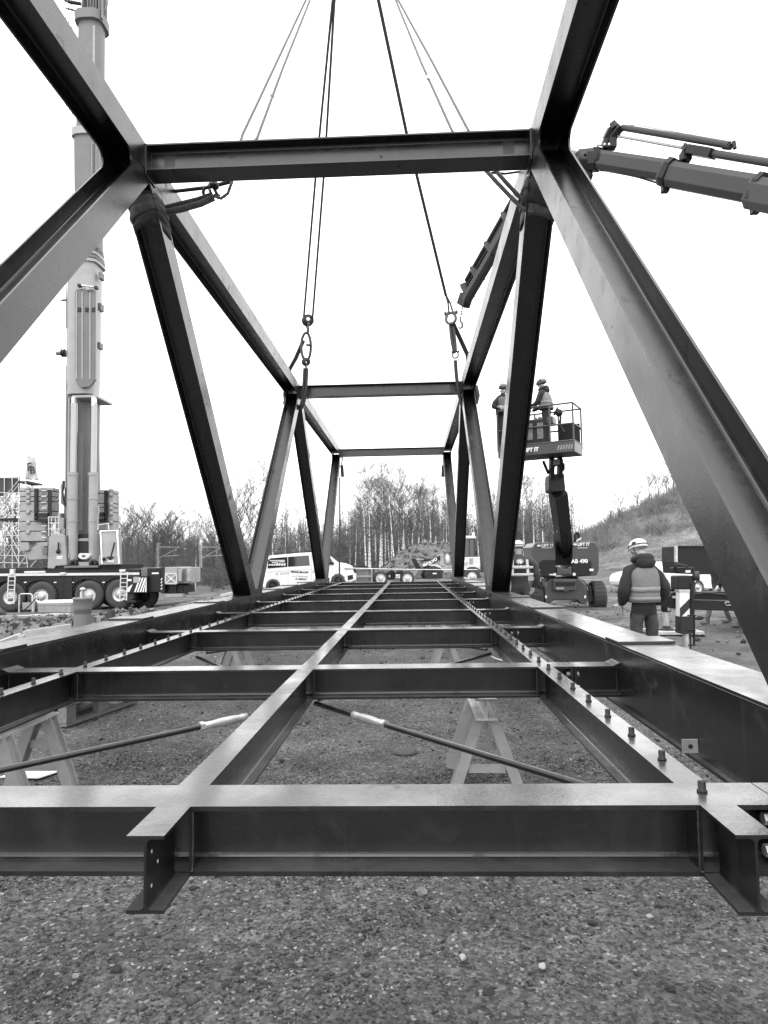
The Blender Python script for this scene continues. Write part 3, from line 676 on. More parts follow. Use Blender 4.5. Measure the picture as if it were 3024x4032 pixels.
cbox('nose_pillar', 1312, 1002, 1344, 1215, 33.45, 36.3, DARK)
for i in range(4):
    cprism('hazard_stripe', [(1313, 1100+i*26), (1324, 1088+i*26), (1324, 1100+i*26), (1313, 1112+i*26)], 33.435, 33.448, WHITET, ob, 0)
eb = cbox('equipment_box', 1345, 1003, 1450, 1140, 33.4, 35.6, CRANE); cbox('equipment_box', 1452, 1005, 1556, 1132, 33.6, 35.2, CWGT)
mb = MB()
for (xa, ya, xb, yb) in ((1356, 1060, 1440, 1132), (1440, 1060, 1356, 1132)): mb.bar(cp(xa, ya, 33.37), cp(xb, yb, 33.37), .05, .05, (0,1,0))
mb.build('cross_brace', OFFW, eb)
for (xa, ya, xb, yb) in ((1352, 1055, 1444, 1055), (1352, 1136, 1444, 1136), (1352, 1055, 1352, 1136), (1444, 1055, 1444, 1136)):
    q = MB(); q.bar(cp(xa, ya, 33.38), cp(xb, yb, 33.38), .06, .05, (0,1,0)); q.build('frame_bar', GALV, eb)
cbox('centre_plate', 1388, 1082, 1410, 1108, 33.34, 33.37, OFFW, eb, 0)
for i in range(7): cbox('louvre', 1480, 1015+i*16, 1520, 1023+i*16, 33.57, 33.6, CRANE_D, eb, 0)
for x in (1468, 1540): cbox('tank', x-14, 1020, x+14, 1120, 33.35, 33.58, CWGT, eb, .03)
cbox('hitch_frame', 1330, 1150, 1500, 1215, 33.8, 35.6, DARK); cbox('hitch_frame', 1380, 1135, 1440, 1240, 33.7, 35.5, DARK); cbox('step_plate', 1350, 1222, 1490, 1250, 33.3, 33.9, CRANE)
cbox('outrigger_leg', 1040, 1215, 1085, 1270, 33.4, 33.7, DARK); cbox('outrigger_foot', 1020, 1275, 1105, 1296, 33.1, 34.0, DARK)
cbox('lower_box', 1500, 1155, 1520, 1220, 33.6, 33.9, DARK)
# small fittings of the carrier
for x in (205, 450, 590, 845): cbox('marker_lamp', x-10, 1122, x+10, 1130, 33.52, 33.56, WHITET, chassis, 0)
for x0, x1 in ((462, 520), (524, 588)): cbox('side_locker', x0, 1090, x1, 1262, 33.50, 33.56, DARK, chassis, .01)
for x, y in ((82, 1245), (335, 1240), (722, 1232), (975, 1222)):
    q = MB(); q.tube([cp(x+150*cos(a), y-140*sin(a), 33.5) for a in [radians(k) for k in range(25, 156, 13)]], .035, 6); q.build('mudguard', DARK, chassis)
for (x, y, w, h) in ((95, 1040, 16, 22), (995, 1030, 22, 10), (510, 1053, 22, 8)): cbox('deck_fitting', x-w, y-h, x+w, y+h, 33.4, 33.7, OFFW, chassis, .01)
for k in range(6):
    q = MB(); q.tube([cp(640+k*6, 700, 34.0), cp(642+k*6, 300, 34.05), cp(640+k*7, -100, 34.1)], .012, 5); q.build('hydraulic_line', CRANE_D, crane)
q = MB(); q.tube([cp(556, 700, 33.8), cp(566, 690, 33.75), cp(568, 860, 33.75), cp(560, 930, 33.7)], .035, 6); q.build('hydraulic_line', CRANE, crane)
q = MB(); q.tube([cp(803, 500, 33.8), cp(808, 540, 33.75), cp(800, 600, 33.75), cp(802, 700, 33.8)], .035, 6); q.build('hydraulic_line', CRANE, crane)
for x, y in ((340, 480), (350, 430), (370, 610), (820, 440), (840, 500), (910, 610), (905, 470), (270, 545), (275, 700)):
    cbox('slab_mark', x-6, y-4, x+6, y+6, 34.88, 34.898, GREYT, crane, 0)
for k in range(9): cbox('rung_plate', 338, 372+k*48, 378, 380+k*48, 34.84, 34.88, OFFW, crane, 0)
for x0, y0, x1, y1 in ((470, 560, 492, 720), (492, 600, 520, 700), (500, 690, 530, 735), (455, 620, 470, 700), (330, 800, 388, 830), (345, 845, 385, 900)): cbox('machinery', x0, y0, x1, y1, 34.6, 35.0, CRANE_D if x0 % 2 else CRANE, crane, .02)
# superstructure
cbox('slew_ring', 430, 985, 985, 1022, 33.7, 36.6, LIFT_D)
house = cprism('machine_house', [(398, 762), (430, 732), (528, 738), (545, 985), (455, 992), (440, 1015), (388, 1012)], 33.6, 34.6, CRANE)
mb = MB(); mb.sphere(cp(475, 875, 33.55), .11, 10, 6); mb.build('work_lamp', LIFT_D, house); mb = MB(); mb.cyl(cp(478, 800, 33.5), cp(475, 860, 33.5), .04, 8); mb.build('lamp_stalk', LIFT_D, house)
for i in range(3): cbox('marking', 402, 835+i*28, 440, 852+i*28, 33.585, 33.598, GREYT, house, 0)
for i in range(2): cbox('marking', 462, 912+i*14, 512-i*4, 920+i*14, 33.585, 33.598, WHITET, house, 0)
# counterweights: every slab is a part
ysL = [352, 385, 430, 468, 548, 632, 712, 795]; ysR = [370, 405, 485, 520, 560, 632, 700]
for side, ys, (x0, x1, x2) in ((0, ysL, (158, 432, 330)), (1, ysR, (798, 928, 928))):
    for i in range(len(ys)-1):
        xr = x1 if ys[i] < 600 or side else x2+40
        sl = cprism('counterweight_slab', [(x0, ys[i]+6), (x0+25, ys[i]), (xr, ys[i]+1), (xr, ys[i+1]-5), (x0+25, ys[i+1]-5), (x0, ys[i+1]+1)] if not side else [(x0, ys[i]), (xr, ys[i]), (xr, ys[i+1]-5), (x0, ys[i+1]-5)], 34.9, 35.6, CWGT, None, .03)
        xe = 228 if not side else 905
        c0 = cp(xe, ys[i]+4, 34.85); q = MB(); q.lathe([(0,0),(.09,.0),(.12,.04),(.10,.08),(0,.08)], (c0.x, 34.9, c0.z), (0,-1,0), 12); q.build('lifting_knob', CWGT, sl)
        if not side: cbox('stamp', 338, ys[i]+8, 378, ys[i]+24, 34.885, 34.898, CRANE_D, sl, 0)
        cbox('joint_gap', x0+4, ys[i+1]-5, xr-4, ys[i+1], 34.93, 35.57, DARK, sl, 0)
for (x0, x1) in ((296, 405), (866, 800)):
    for (xa, ya, xb, yb) in ((x0, 362 if x0 < 500 else 378, x0, 620), (x1, 372, x1, 590), (x0, 575, x1, 575), (x0, 618, x1-10, 618)):
        if x1 == 800 and xa == x1 and xb == x1: continue
        q = MB(); q.bar(cp(xa, ya, 34.75), cp(xb, yb, 34.75), .16, .12, (0,1,0)); q.build('lashing_frame', DARK, crane)
cprism('ballast_carrier', [(158, 800), (232, 800), (240, 855), (225, 868), (160, 872)], 34.8, 37, CRANE); cprism('ballast_arm', [(205, 875), (330, 800), (392, 795), (392, 935), (240, 945), (205, 905)], 34.95, 36.6, CRANE)
# guard rail basket
for i, x in enumerate((397, 420, 452, 480)):
    q = MB(); q.cyl(cp(x, 592+i*3, 33.9+.2*(i % 2)), cp(x+2, 750, 33.9+.2*(i % 2)), .022, 6); q.build('guard_rail', OFFW, crane)
for y in (592, 640, 690):
    q = MB(); q.cyl(cp(395, y, 33.9), cp(490, y+2, 33.9), .022, 6); q.build('guard_rail', OFFW, crane)
# cab
cab = cprism('cab', [(802, 712), (958, 703), (966, 980), (806, 985)], 33.3, 33.75, CRANE)
cprism('windscreen', [(828, 722), (950, 716), (962, 918), (836, 925)], 33.285, 33.3, GLASSL, cab, 0); cprism('side_window', [(804, 735), (822, 728), (824, 900), (808, 905)], 33.285, 33.3, GLASS, cab, 0)
for (xa, ya, xb, yb) in ((822, 712, 834, 975), (957, 706, 972, 975), (815, 706, 968, 702)):
    q = MB(); q.bar(cp(xa, ya, 33.27), cp(xb, yb, 33.27), .07, .05, (0,1,0)); q.build('cab_frame', WHITE, cab)
q = MB(); q.bar(cp(935, 800, 33.25), cp(900, 930, 33.25), .05, .03, (0,1,0)); q.build('wiper', BLACK, cab)
cprism('wiper_motor', [(868, 915), (930, 915), (905, 945), (895, 945)], 33.26, 33.29, BLACK, cab, 0)
cbox('number_plate', 878, 945, 932, 963, 33.27, 33.3, OFFW, cab, 0); mb = MB(); mb.sphere(cp(848, 935, 33.25), .09); mb.build('cab_lamp', LIFT_D, cab)
q = MB(); q.tube([cp(800, 700, 33.6), cp(803, 655, 33.6), cp(820, 655, 33.6), cp(885, 645, 33.6), cp(890, 700, 33.6)], .025, 6); q.build('roof_rail', OFFW, cab)
cbox('seat', 850, 800, 900, 900, 33.5, 33.7, CRANE_D, cab)
# boom: rounded box sections, lying in an almost vertical line
def section(name, rows, Yc, mat, dep=1.0, parent=None, k=.4822, ox=0, oy=1750, n=18, pw=3.2):
    """rows: (xl, xr, y) photo outline from the bottom up; a super-ellipse section that stands at depth Yc"""
    mb = MB(); vs = []; fs = []
    for (xl, xr, y) in rows:
        a, b = cp(xl, y, Yc, k, ox, oy), cp(xr, y, Yc, k, ox, oy); c = (a+b)/2; w = (b-a).length/2
        for i in range(n):
            t = 2*pi*i/n; ct, st = cos(t), sin(t); r = (abs(ct)**pw+abs(st)**pw)**(-1/pw)
            vs.append(Vector((c.x+w*r*ct, Yc+w*dep*r*st, c.z)))
    m = len(rows)
    for j in range(m-1):
        for i in range(n): fs.append((j*n+i, j*n+(i+1) % n, (j+1)*n+(i+1) % n, (j+1)*n+i))
    mb.add(vs, fs, True); mb.add(vs[:n], [tuple(range(n))]); mb.add(vs[-n:], [tuple(range(n))[::-1]])
    return mb.build(name, mat, parent or crane)
b2 = dict(k=.42194, ox=0, oy=950); b3 = dict(k=.49716, ox=0, oy=0)
section('boom_foot', [(545, 800, 985), (545, 800, 600), (560, 795, 0), (572, 800, -400)], 35.2, CRANE_D, .6, pw=6)
cprism('boom_foot_side', [(536, 985), (560, 985), (568, -380), (556, -380)], 34.2, 35.6, CRANE)
cprism('boom_arch', [(632, 860), (632, 745), (655, 732), (690, 730), (715, 740), (725, 760), (725, 860)], 34.15, 34.5, DARK, None, 0)
cbox('boom_opening', 632, 795, 722, 880, 34.1, 34.3, BLACK, None, 0); cbox('boom_crossbar', 632, 768, 722, 790, 34.08, 34.2, CRANE, None)
base = section('boom_base', [(668, 898, 1445), (660, 905, 1300), (658, 915, 700), (672, 925, 300), (676, 930, 190)], 34.9, CRANE, .95, pw=5, **b2)
cprism('base_panel', [(752, 1365), (740, 1345), (700, 1300), (696, 470), (716, 440), (880, 448), (893, 480), (886, 1290), (860, 1330), (830, 1360)], 34.02, 34.2, CRANE_D, base, .03, **b2)
for x in (712, 766, 838, 898): cprism('panel_rib', [(x-6, 1290), (x-6, 470), (x+6, 470), (x+6, 1290)], 33.98, 34.03, CRANE, base, .01, **b2)
for x in (740, 808, 872): cbox('rib_pad', x-14, 618, x+14, 655, 33.97, 34.03, LIFT_D, base, 0, **b2)
q = MB(); q.cyl(cp(735, 408, 33.9, **b2), cp(905, 430, 33.9, **b2), .05, 8); q.build('cross_shaft', GALV, base)
for x, y in ((735, 408), (890, 428)): cbox('shaft_end', x-14, y-12, x+14, y+12, 33.8, 34.0, DARK, base, 0, **b2)
cbox('shaft_bracket', 805, 412, 830, 455, 33.85, 34.05, CRANE, base, .01, **b2)
cbox('base_end_plate', 672, 1438, 902, 1454, 34.0, 35.9, CRANE, base, .01, **b2)
for (x, y0, y1) in ((932, 285, 345), (926, 575, 640), (918, 940, 995)): cbox('side_bracket', x-14, y0, x+14, y1, 34.5, 34.9, CRANE_D, base, .01, **b2)
for (xw, y, rr) in ((605, 550, .13), (560, 1045, .22)):
    c0 = cp(xw+18, y, 34.6, **b2); q = MB(); q.lathe([(0, 0), (rr*.9, 0), (rr, .02), (rr*.45, .05), (rr*.45, .12), (rr, .15), (rr*.95, .17), (0, .17)], c0, (1,0,0), 16); rl = q.build('cable_reel', LIFT_D, base)
    q = MB(); q.cyl(c0, c0-Vector((.28, 0, 0)), rr*.5, 12); q.build('reel_motor', CRANE_D, rl); q = MB(); q.cyl(c0+Vector((.15, 0, 0)), c0+Vector((.5, 0, 0)), .05, 8); q.build('reel_arm', CRANE_D, rl)
for i in range(5):
    section('boom_collar', [(668+i*2, 950-i*4, 240-i*38), (668+i*2, 952-i*4, 215-i*38)], 34.9, CRANE_D if i % 2 else CRANE, .97, pw=5, **b2)
s2 = section('boom_section', [(612, 802, 2000), (606, 795, 1400), (604, 795, 1110)], 34.9, CRANE_D, .95, pw=3, n=28, **b3)
for i in range(11):
    x = 616+i*16; cprism('section_rib', [(x-3, 1960), (x-3, 1125), (x+3, 1125), (x+3, 1960)], 34.9-.57-.0, 34.9-.35, CRANE if i % 2 else CRANE_D, s2, 0, **b3)
section('boom_collar', [(598, 812, 1118), (596, 814, 1062)], 34.9, CRANE, 1.0, pw=4, **b3)
s3 = section('boom_section', [(620, 806, 1062), (632, 815, 640), (638, 818, 190)], 34.9, CRANE_D, .95, pw=3, n=28, **b3)
for x in (668, 740): cprism('section_rib', [(x-9, 1055), (x-5, 200), (x+11, 200), (x+7, 1055)], 34.33, 34.6, CWGT, s3, 0, **b3)
section('boom_collar', [(622, 838, 222), (620, 840, 150)], 34.9, CRANE_D, 1.05, pw=4, **b3)
hd = section('boom_section', [(660, 835, 150), (665, 838, -260)], 34.9, LIFT_D, .95, pw=3, **b3)
for i in range(6): cprism('section_rib', [(690+i*22, 140), (692+i*22, -200), (698+i*22, -200), (696+i*22, 140)], 34.3, 34.5, CRANE_D, hd, 0, **b3)
q = MB(); q.tube([cp(515, 0, 34.5, **b3), cp(560, 18, 34.5, **b3), cp(640, 30, 34.6, **b3)], .09, 8); q.build('boom_hose', LIFT_D, crane)
q = MB(); q.bar(cp(520, 65, 34.5, **b3), cp(640, 95, 34.6, **b3), .06, .06); q.build('hose_bracket', LIFT_D, crane)
for x in (650, 845, 838): 
    q = MB(); q.tube([cp(x, -60, 34.3, **b3), cp(x+6, 20, 34.2, **b3), cp(x-4, 90, 34.3, **b3)], .04, 6); q.build('boom_hose', CRANE_D, crane)
# hoist ropes beside the boom
for i, x in enumerate((520, 531, 543, 556, 568, 576)):
    q = MB(); q.cyl(cp(x, -300, 34.3+.1*i, **b3), cp(x+6, 2600, 34.3+.1*i, **b3), .012 if i % 2 else .02, 5); q.build('hoist_rope', GALV if i % 2 else DARK, crane)
for x0, x1, y0, y1, m in ((620, 634, 1160, 2300, CRANE), (640, 652, 1200, 2300, CRANE_D)):
    q = MB(); q.bar(cp(x0, y0, 34.5, **b2), cp(x0-6, y1, 34.5, **b2), .07, .07, (0,1,0)); q.build('boom_conduit', m, crane)
# luffing cylinders: painted barrels, chrome rods
for xl, xr, rl_, rr_ in ((558, 637, 574, 629), (724, 797, 737, 786)):
    sgn = section('luffing_cylinder', [(xl+6, xr-6, 985), (xl+4, xr-4, 930), (xl, xr-2, 640), (xl+4, xr, 250)], 33.95, CRANE, 1.0, pw=2, n=20)
    for yy in (445, 626, 250): section('cylinder_band', [(xl-3, xr+3, yy+6), (xl-3, xr+3, yy-(6 if yy != 250 else 18))], 33.95, CRANE, 1.0, sgn, pw=2, n=20)
    section('cylinder_rod', [(rl_, rr_, 232), (rl_+8, rr_+6, -335)], 33.95, CHROME, 1.0, sgn, pw=2, n=20)
    c0 = cp((xl+xr)/2, 972, 33.5); q = MB(); q.lathe([(.1, 0), (.2, 0), (.2, .25), (.1, .25)], c0, (0,1,0), 16); q.build('pivot_eye', LIFT_D, sgn)
    p0 = cp((xl+xr)/2+8, -345, 33.95); q = MB(); q.box(p0, (.18, .3, .5)); q.build('rod_eye', GALV, sgn, bevel=.04)
cprism('lamp_housing', [(636, 905), (650, 888), (715, 888), (732, 905), (725, 925), (700, 938), (665, 938), (642, 925)], 33.5, 33.9, OFFW); cbox('lamp', 668, 905, 695, 918, 33.48, 33.5, BLACK, None, 0)
cbox('foot_bracket', 640, 960, 725, 998, 33.6, 34.2, CRANE); cbox('foot_plate', 520, 992, 800, 1006, 33.4, 34.4, CRANE_D)
# folded jib arm behind the boom
cprism('jib_arm', [(495, 480), (518, 500), (522, 505), (510, 440), (505, 380), (515, 330), (512, 292), (500, 320), (498, 400)], 34.6, 34.8, CRANE_D, None, 0)
# ------------------------------------------------------------------ flag on its pole
flag = thing('flag', 'pale company flag with FB emblem on a thin pole above the counterweights', 'flag', at(103, 1910, 36))
fY = 36.2
def fp(x, y, Y=fY): return at(x*.30139, 1780+y*.30139, Y)          # from the 500 x 370 zoom of that corner
mb = MB(); mb.tube([fp(330, 455), fp(343, 18), fp(352, 16), fp(452, 55), fp(458, 68)], .02, 6); mb.build('pole', GALV, flag)
mb = MB(); vs = []; NX, NY = 10, 16
for j in range(NY+1):
    t = j/NY; xl = 352+(-2)*t+12*sin(t*5)*t; xr = 460+t*46; y0_ = 30+18*0; 
    for i in range(NX+1):
        s_ = i/NX; x = xl+(xr-xl)*s_; y = (32+s_*40)+t*(325-s_*28); p = fp(x, y); p.y += .10*sin(s_*7+t*6)*t; vs.append(p)
mb.add(vs, [(j*(NX+1)+i, j*(NX+1)+i+1, (j+1)*(NX+1)+i+1, (j+1)*(NX+1)+i) for j in range(NY) for i in range(NX)], True)
cl = mb.build('cloth', M('flag_cloth', .5, .9, var=.06), flag); sm_ = cl.modifiers.new('thick', 'SOLIDIFY'); sm_.thickness = .004
p = fp(410, 205); text('F', .62, (p.x-.03, fY-.16, p.z), (pi/2, radians(-6), 0), BLACKT, flag, 'emblem', bold=.012); p = fp(443, 238); text('B', .56, (p.x+.02, fY-.17, p.z-.04), (pi/2, radians(-6), 0), BLACKT, flag, 'emblem', bold=.012)
mb = MB(); mb.tube([fp(372+8, 150, fY-.14), fp(400, 130, fY-.14), fp(435, 128, fY-.14), fp(462, 160, fY-.14)], .012, 5); mb.build('emblem_ring', GREYT, flag)
# ------------------------------------------------------------------ scaffold at the left edge
scf = thing('scaffold_tower', 'tube scaffold tower with dark sheeting at the left edge, behind the counterweights', 'scaffold', at(40, 2270, 42))
sY = 42.0
def sp_(x, y, Y=sY): return at(x*.4822, 1750+y*.4822, Y)
for x in (-60, 36, 100, 152):
    for dY in (0, 1.6):
        q = MB(); q.cyl(sp_(x, 262, sY+dY), sp_(x, 1035, sY+dY), .03, 6); q.build('standard_tube', GALV, scf)
for y in (270, 392, 430, 520, 577, 640, 742, 822, 905, 965):
    for dY in (0, 1.6):
        q = MB(); q.cyl(sp_(-60, y, sY+dY), sp_(232 if y > 420 else 160, y+4, sY+dY), .028, 6); q.build('ledger_tube', GALV, scf)
for (xa, ya, xb, yb) in ((165, 280, 0, 470), (150, 330, -20, 545), (0, 640, 90, 480), (60, 600, 160, 790), (0, 790, 95, 640), (60, 700, 160, 880), (0, 900, 70, 800), (90, 820, 160, 985), (-30, 640, 60, 470), (20, 965, 110, 820), (160, 280, 215, 270), (205, 340, 240, 270), (250, 1000, 330, 905), (150, 1000, 230, 880), (225, 1010, 215, 900)):
    q = MB(); q.cyl(sp_(xa, ya, sY-.05), sp_(xb, yb, sY-.05), .025, 6); q.build('brace_tube', GALV, scf)
for (x0, y0, x1, y1) in ((-60, 268, 34, 420), (40, 265, 150, 388)):
    a, b = sp_(x0, y0), sp_(x1, y1); q = MB(); q.b2((a.x, sY+.1, a.z), (b.x, sY+.16, b.z)); q.build('sheeting', M('dark_sheet', .05, .7, var=.2), scf)
for y in (606, 300):
    a, b = sp_(-60 if y > 400 else 155, y), sp_(150 if y > 400 else 235, y+14); q = MB(); q.b2((a.x, sY-.1, a.z), (b.x, sY+1.6, b.z)); q.build('platform', LIFT_D, scf)
# ------------------------------------------------------------------ catenary masts of a railway far behind
for i, (x, l) in enumerate(((1290, 'grey lattice catenary mast with slanted bracket right of the crane nose'), (1640, 'grey lattice catenary mast half hidden by the left truss diagonal'))):
    Ym = 52; g = thing('catenary_mast', l, 'catenary mast', at(x*.4822, 2240, Ym), 'catenary masts beyond the crane')
    P = lambda a, c: at((x+a)*.4822, 1750+c*.4822, Ym)
    for dx in (-7, 7):
        q = MB(); q.cyl(P(dx, 800), P(dx, 1010), .02, 5); q.build('mast_leg', GALV, g)
    for j in range(10):
        q = MB(); q.cyl(P(-7, 815+j*20), P(7, 825+j*20), .01, 4); q.build('lattice_bar', GALV, g)
    for (xa, ya, xb, yb) in ((0, 838, 175, 838), (180, 835, 15, 925), (50, 912, 180, 905), (-20, 858, 10, 850)):
        q = MB(); q.cyl(P(xa, ya), P(xb, yb), .017, 5); q.build('bracket_tube', GALV, g)
# ------------------------------------------------------------------ things seen side-on: a vertical plane through two photo points
class Side:
    """maps photo pixels onto the vertical plane through (x0,Y0) and (x1,Y1); nrm points away from the camera"""
    def __init__(s, k, ox, oy, x0, Y0, x1, Y1, yref=1100):
        s.k, s.ox, s.oy = k, ox, oy; a, b = at(ox+x0*k, oy+yref*k, Y0), at(ox+x1*k, oy+yref*k, Y1); d = b-a; d.z = 0; d.normalize()
        s.p0 = a; s.d = d; n = Vector((-d.y, d.x, 0)); s.n = n if n.y > 0 else -n
    def __call__(s, x, y, dep=0.0):
        r = ray(s.ox+x*s.k, s.oy+y*s.k); p0 = s.p0+s.n*0; t = (p0-CAM).dot(s.n)/r.dot(s.n); return CAM+r*t+s.n*dep
    def prism(s, name, poly, d0, d1, mat, parent, bevel=0.0, taper=0.0):
        P = [s(x, y) for x, y in poly]; n = len(P); mb = MB(); A = [p+s.n*d0 for p in P]; B = [p+s.n*d1 for p in P]
        mb.add(A+B, [tuple(range(n)), tuple(range(n, 2*n))[::-1]]+[(i, (i+1) % n, n+(i+1) % n, n+i) for i in range(n)])
        return mb.build(name, mat, parent, bevel=bevel)
    def rect(s, name, x0, y0, x1, y1, d0, d1, mat, parent, bevel=0.0): return s.prism(name, [(x0, y0), (x1, y0), (x1, y1), (x0, y1)], d0, d1, mat, parent, bevel)
    def tube(s, name, pts, r, mat, parent, dep=0.0, n=6):
        mb = MB(); mb.tube([s(x, y, dep) for x, y in pts], r, n); return mb.build(name, mat, parent)
    def rotz(s): return math.atan2(s.d.y, s.d.x)
    def text(s, body, size, x, y, mat, parent, dep=-.012, shear=0.0, tilt=0.0, sx=1.0, bold=0.0): return text(body, size, s(x, y, dep), (pi/2, tilt, s.rotz()), mat, parent, 'lettering', .002, 'CENTER', shear, bold, sx)
# ------------------------------------------------------------------ white van
V = Side(.42194, 800, 1750, 565, 32.8, 1430, 35.2)
van = thing('panel_van', 'white van with company lettering and dark side windows behind the left truss', 'van', (V(650, 1372)+V(1258, 1330))/2+V.n*.9)
body = V.prism('body', [(563, 1335), (572, 1230), (590, 1130), (612, 1062), (640, 1042), (1015, 1008), (1150, 1008), (1186, 1030), (1275, 1100), (1345, 1112), (1395, 1135), (1418, 1165), (1432, 1210), (1432, 1262), (1385, 1285), (1330, 1285), (1318, 1240), (1285, 1215), (1240, 1213), (1205, 1240), (1192, 1290), (722, 1335), (712, 1290), (685, 1265), (640, 1262), (600, 1285), (585, 1345)], 0, 1.88, WHITE, van, .06)
V.prism('rear_side_window', [(607, 1078), (625, 1062), (785, 1050), (785, 1142), (600, 1158)], -.012, .03, GLASS, body); V.prism('side_window', [(792, 1049), (985, 1035), (995, 1130), (792, 1142)], -.012, .03, GLASS, body)
V.prism('door_window', [(1020, 1033), (1150, 1026), (1195, 1070), (1222, 1118), (1035, 1128)], -.012, .03, GLASS, body); V.prism('windscreen', [(1192, 1040), (1205, 1045), (1272, 1096), (1262, 1098)], -.014, 1.8, GLASS, body)
for x, (ya, yb) in ((792, (1148, 1320)), (1012, (1010, 1300)), (1040, (1130, 1200))): V.rect('door_gap', x-1.2, ya, x+1.2, yb, -.006, .02, GREYT, body)
V.prism('waist_line', [(600, 1192), (1160, 1150), (1160, 1153), (600, 1196)], -.006, .02, GREYT, body)
V.prism('bumper', [(1345, 1225), (1395, 1215), (1400, 1255), (1352, 1268)], -.016, .05, BLACK, body); V.prism('grille', [(1395, 1150), (1425, 1165), (1432, 1200), (1408, 1195)], -.014, 1.7, BLACK, body)
V.prism('headlight', [(1310, 1150), (1395, 1148), (1402, 1165), (1330, 1172)], -.016, .3, GLASSL, body); V.prism('mirror', [(1185, 1100), (1205, 1098), (1210, 1122), (1188, 1125)], -.2, -.02, BLACK, body, .02)
V.rect('roof_lamp', 625, 1010, 655, 1022, .6, 1.2, OFFW, body); V.rect('tank_flap', 675, 1195, 702, 1222, -.006, .02, MIDT, body)
V.prism('colour_bar', [(718, 1197), (805, 1190), (803, 1210), (716, 1217)], -.006, .02, MIDT, body); V.prism('colour_bar', [(1012, 1178), (1036, 1176), (1036, 1196), (1012, 1198)], -.006, .02, MIDT, body)
for x, y in ((650, 1322), (1258, 1278)): wheel(van, V(x, y, -.02), -V.n, .34, .2, .62, 24, DARK, False)
for x, y in ((650, 1322), (1258, 1278)): wheel(van, V(x, y, 1.86), V.n, .34, .2, .62, 16, DARK, False)
V.text('FRANZ BRACHT', .135, 900, 1192, BLACKT, van, shear=.2, tilt=radians(3), bold=.006, sx=.92); V.text('AUTOKRANE', .115, 905, 1232, GREYT, van, tilt=radians(3), sx=1.2); V.text('in aktion!', .15, 910, 1255, BLACKT, van, shear=.3, tilt=radians(3), bold=.004)
for i, (x, y, w) in enumerate(((690, 1085, 140), (670, 1103, 60), (735, 1095, 55))): V.prism('crane_print', [(x-w/2, y-6), (x+w/2, y-8), (x+w/2, y+5), (x-w/2, y+6)], -.018, -.013, MIDT, van)
for i in range(7): V.prism('crane_print', [(612+i*23, 1112+6*(i < 3)), (630+i*23, 1110+6*(i < 3)), (628+i*23, 1128), (612+i*23, 1132)], -.018, -.013, WHITET, van)
# ------------------------------------------------------------------ crate stack behind the van's bonnet
crt = Side(.42194, 800, 1750, 1420, 37, 1580, 37.5)
cr = thing('storage_crate', 'grey stacked mesh storage crates beside the van bonnet', 'crate', crt(1500, 1290))
for y0, y1 in ((1160, 1228), (1232, 1290)):
    for (xa, ya, xb, yb) in ((1425, y0, 1572, y0), (1425, y1, 1572, y1), (1425, y0, 1425, y1), (1572, y0, 1572, y1)):
        q = MB(); q.bar(crt(xa, ya), crt(xb, yb), .08, .1, (0,1,0)); q.build('crate_rail', CWGT, cr)
    crt.rect('crate_panel', 1428, y0+4, 1569, y1-2, .04, .8, CRANE_D, cr)
    for i in range(5):
        q = MB(); q.bar(crt(1436, y0+14+i*10), crt(1540, y0+14+i*10), .02, .02, (0,1,0)); q.build('mesh_wire', CWGT, cr)
crt.rect('tool_tray', 1458, 1132, 1540, 1158, .1, .6, DARK, cr)
# ------------------------------------------------------------------ two-axle works trailer
D = Side(.42194, 1400, 1750, 170, 38, 540, 38.3)
dol = thing('works_trailer', 'small dark two-axle trailer with pale wheel rims in front of the rubble heap', 'trailer', D(360, 1312)+D.n*.6)
for x in (235, 485):
    wheel(dol, D(x, 1250), -D.n, .385, .22, .68, 24, OFFW, False); wheel(dol, D(x, 1250, 1.4), D.n, .385, .22, .68, 16, OFFW, False)
    q = MB(); q.tube([D(x-66, 1250, .1), D(x-58, 1210, .1), D(x-30, 1186, .1), D(x, 1178, .1), D(x+30, 1186, .1), D(x+58, 1210, .1)], .025, 6); q.build('mudguard', LIFT, dol)
D.prism('chassis', [(262, 1205), (300, 1185), (330, 1178), (380, 1195), (440, 1175), (470, 1200), (540, 1210), (540, 1265), (250, 1265)], .2, 1.2, LIFT_D, dol, .02)
D.prism('tilted_plate', [(270, 1208), (335, 1170), (365, 1185), (300, 1222)], .0, .9, LIFT_D, dol); D.prism('tilted_plate', [(395, 1185), (420, 1180), (460, 1205), (430, 1222)], .0, .9, LIFT_D, dol)
D.rect('sign_plate', 374, 1212, 412, 1245, -.1, -.08, WHITET, dol); D.rect('tail_box', 365, 1246, 415, 1282, 0, .2, CRANE_D, dol); D.text('60', .17, 393, 1229, BLACKT, dol, -.115)
D.rect('label_plate', 313, 1218, 327, 1240, .17, .19, WHITET, dol)
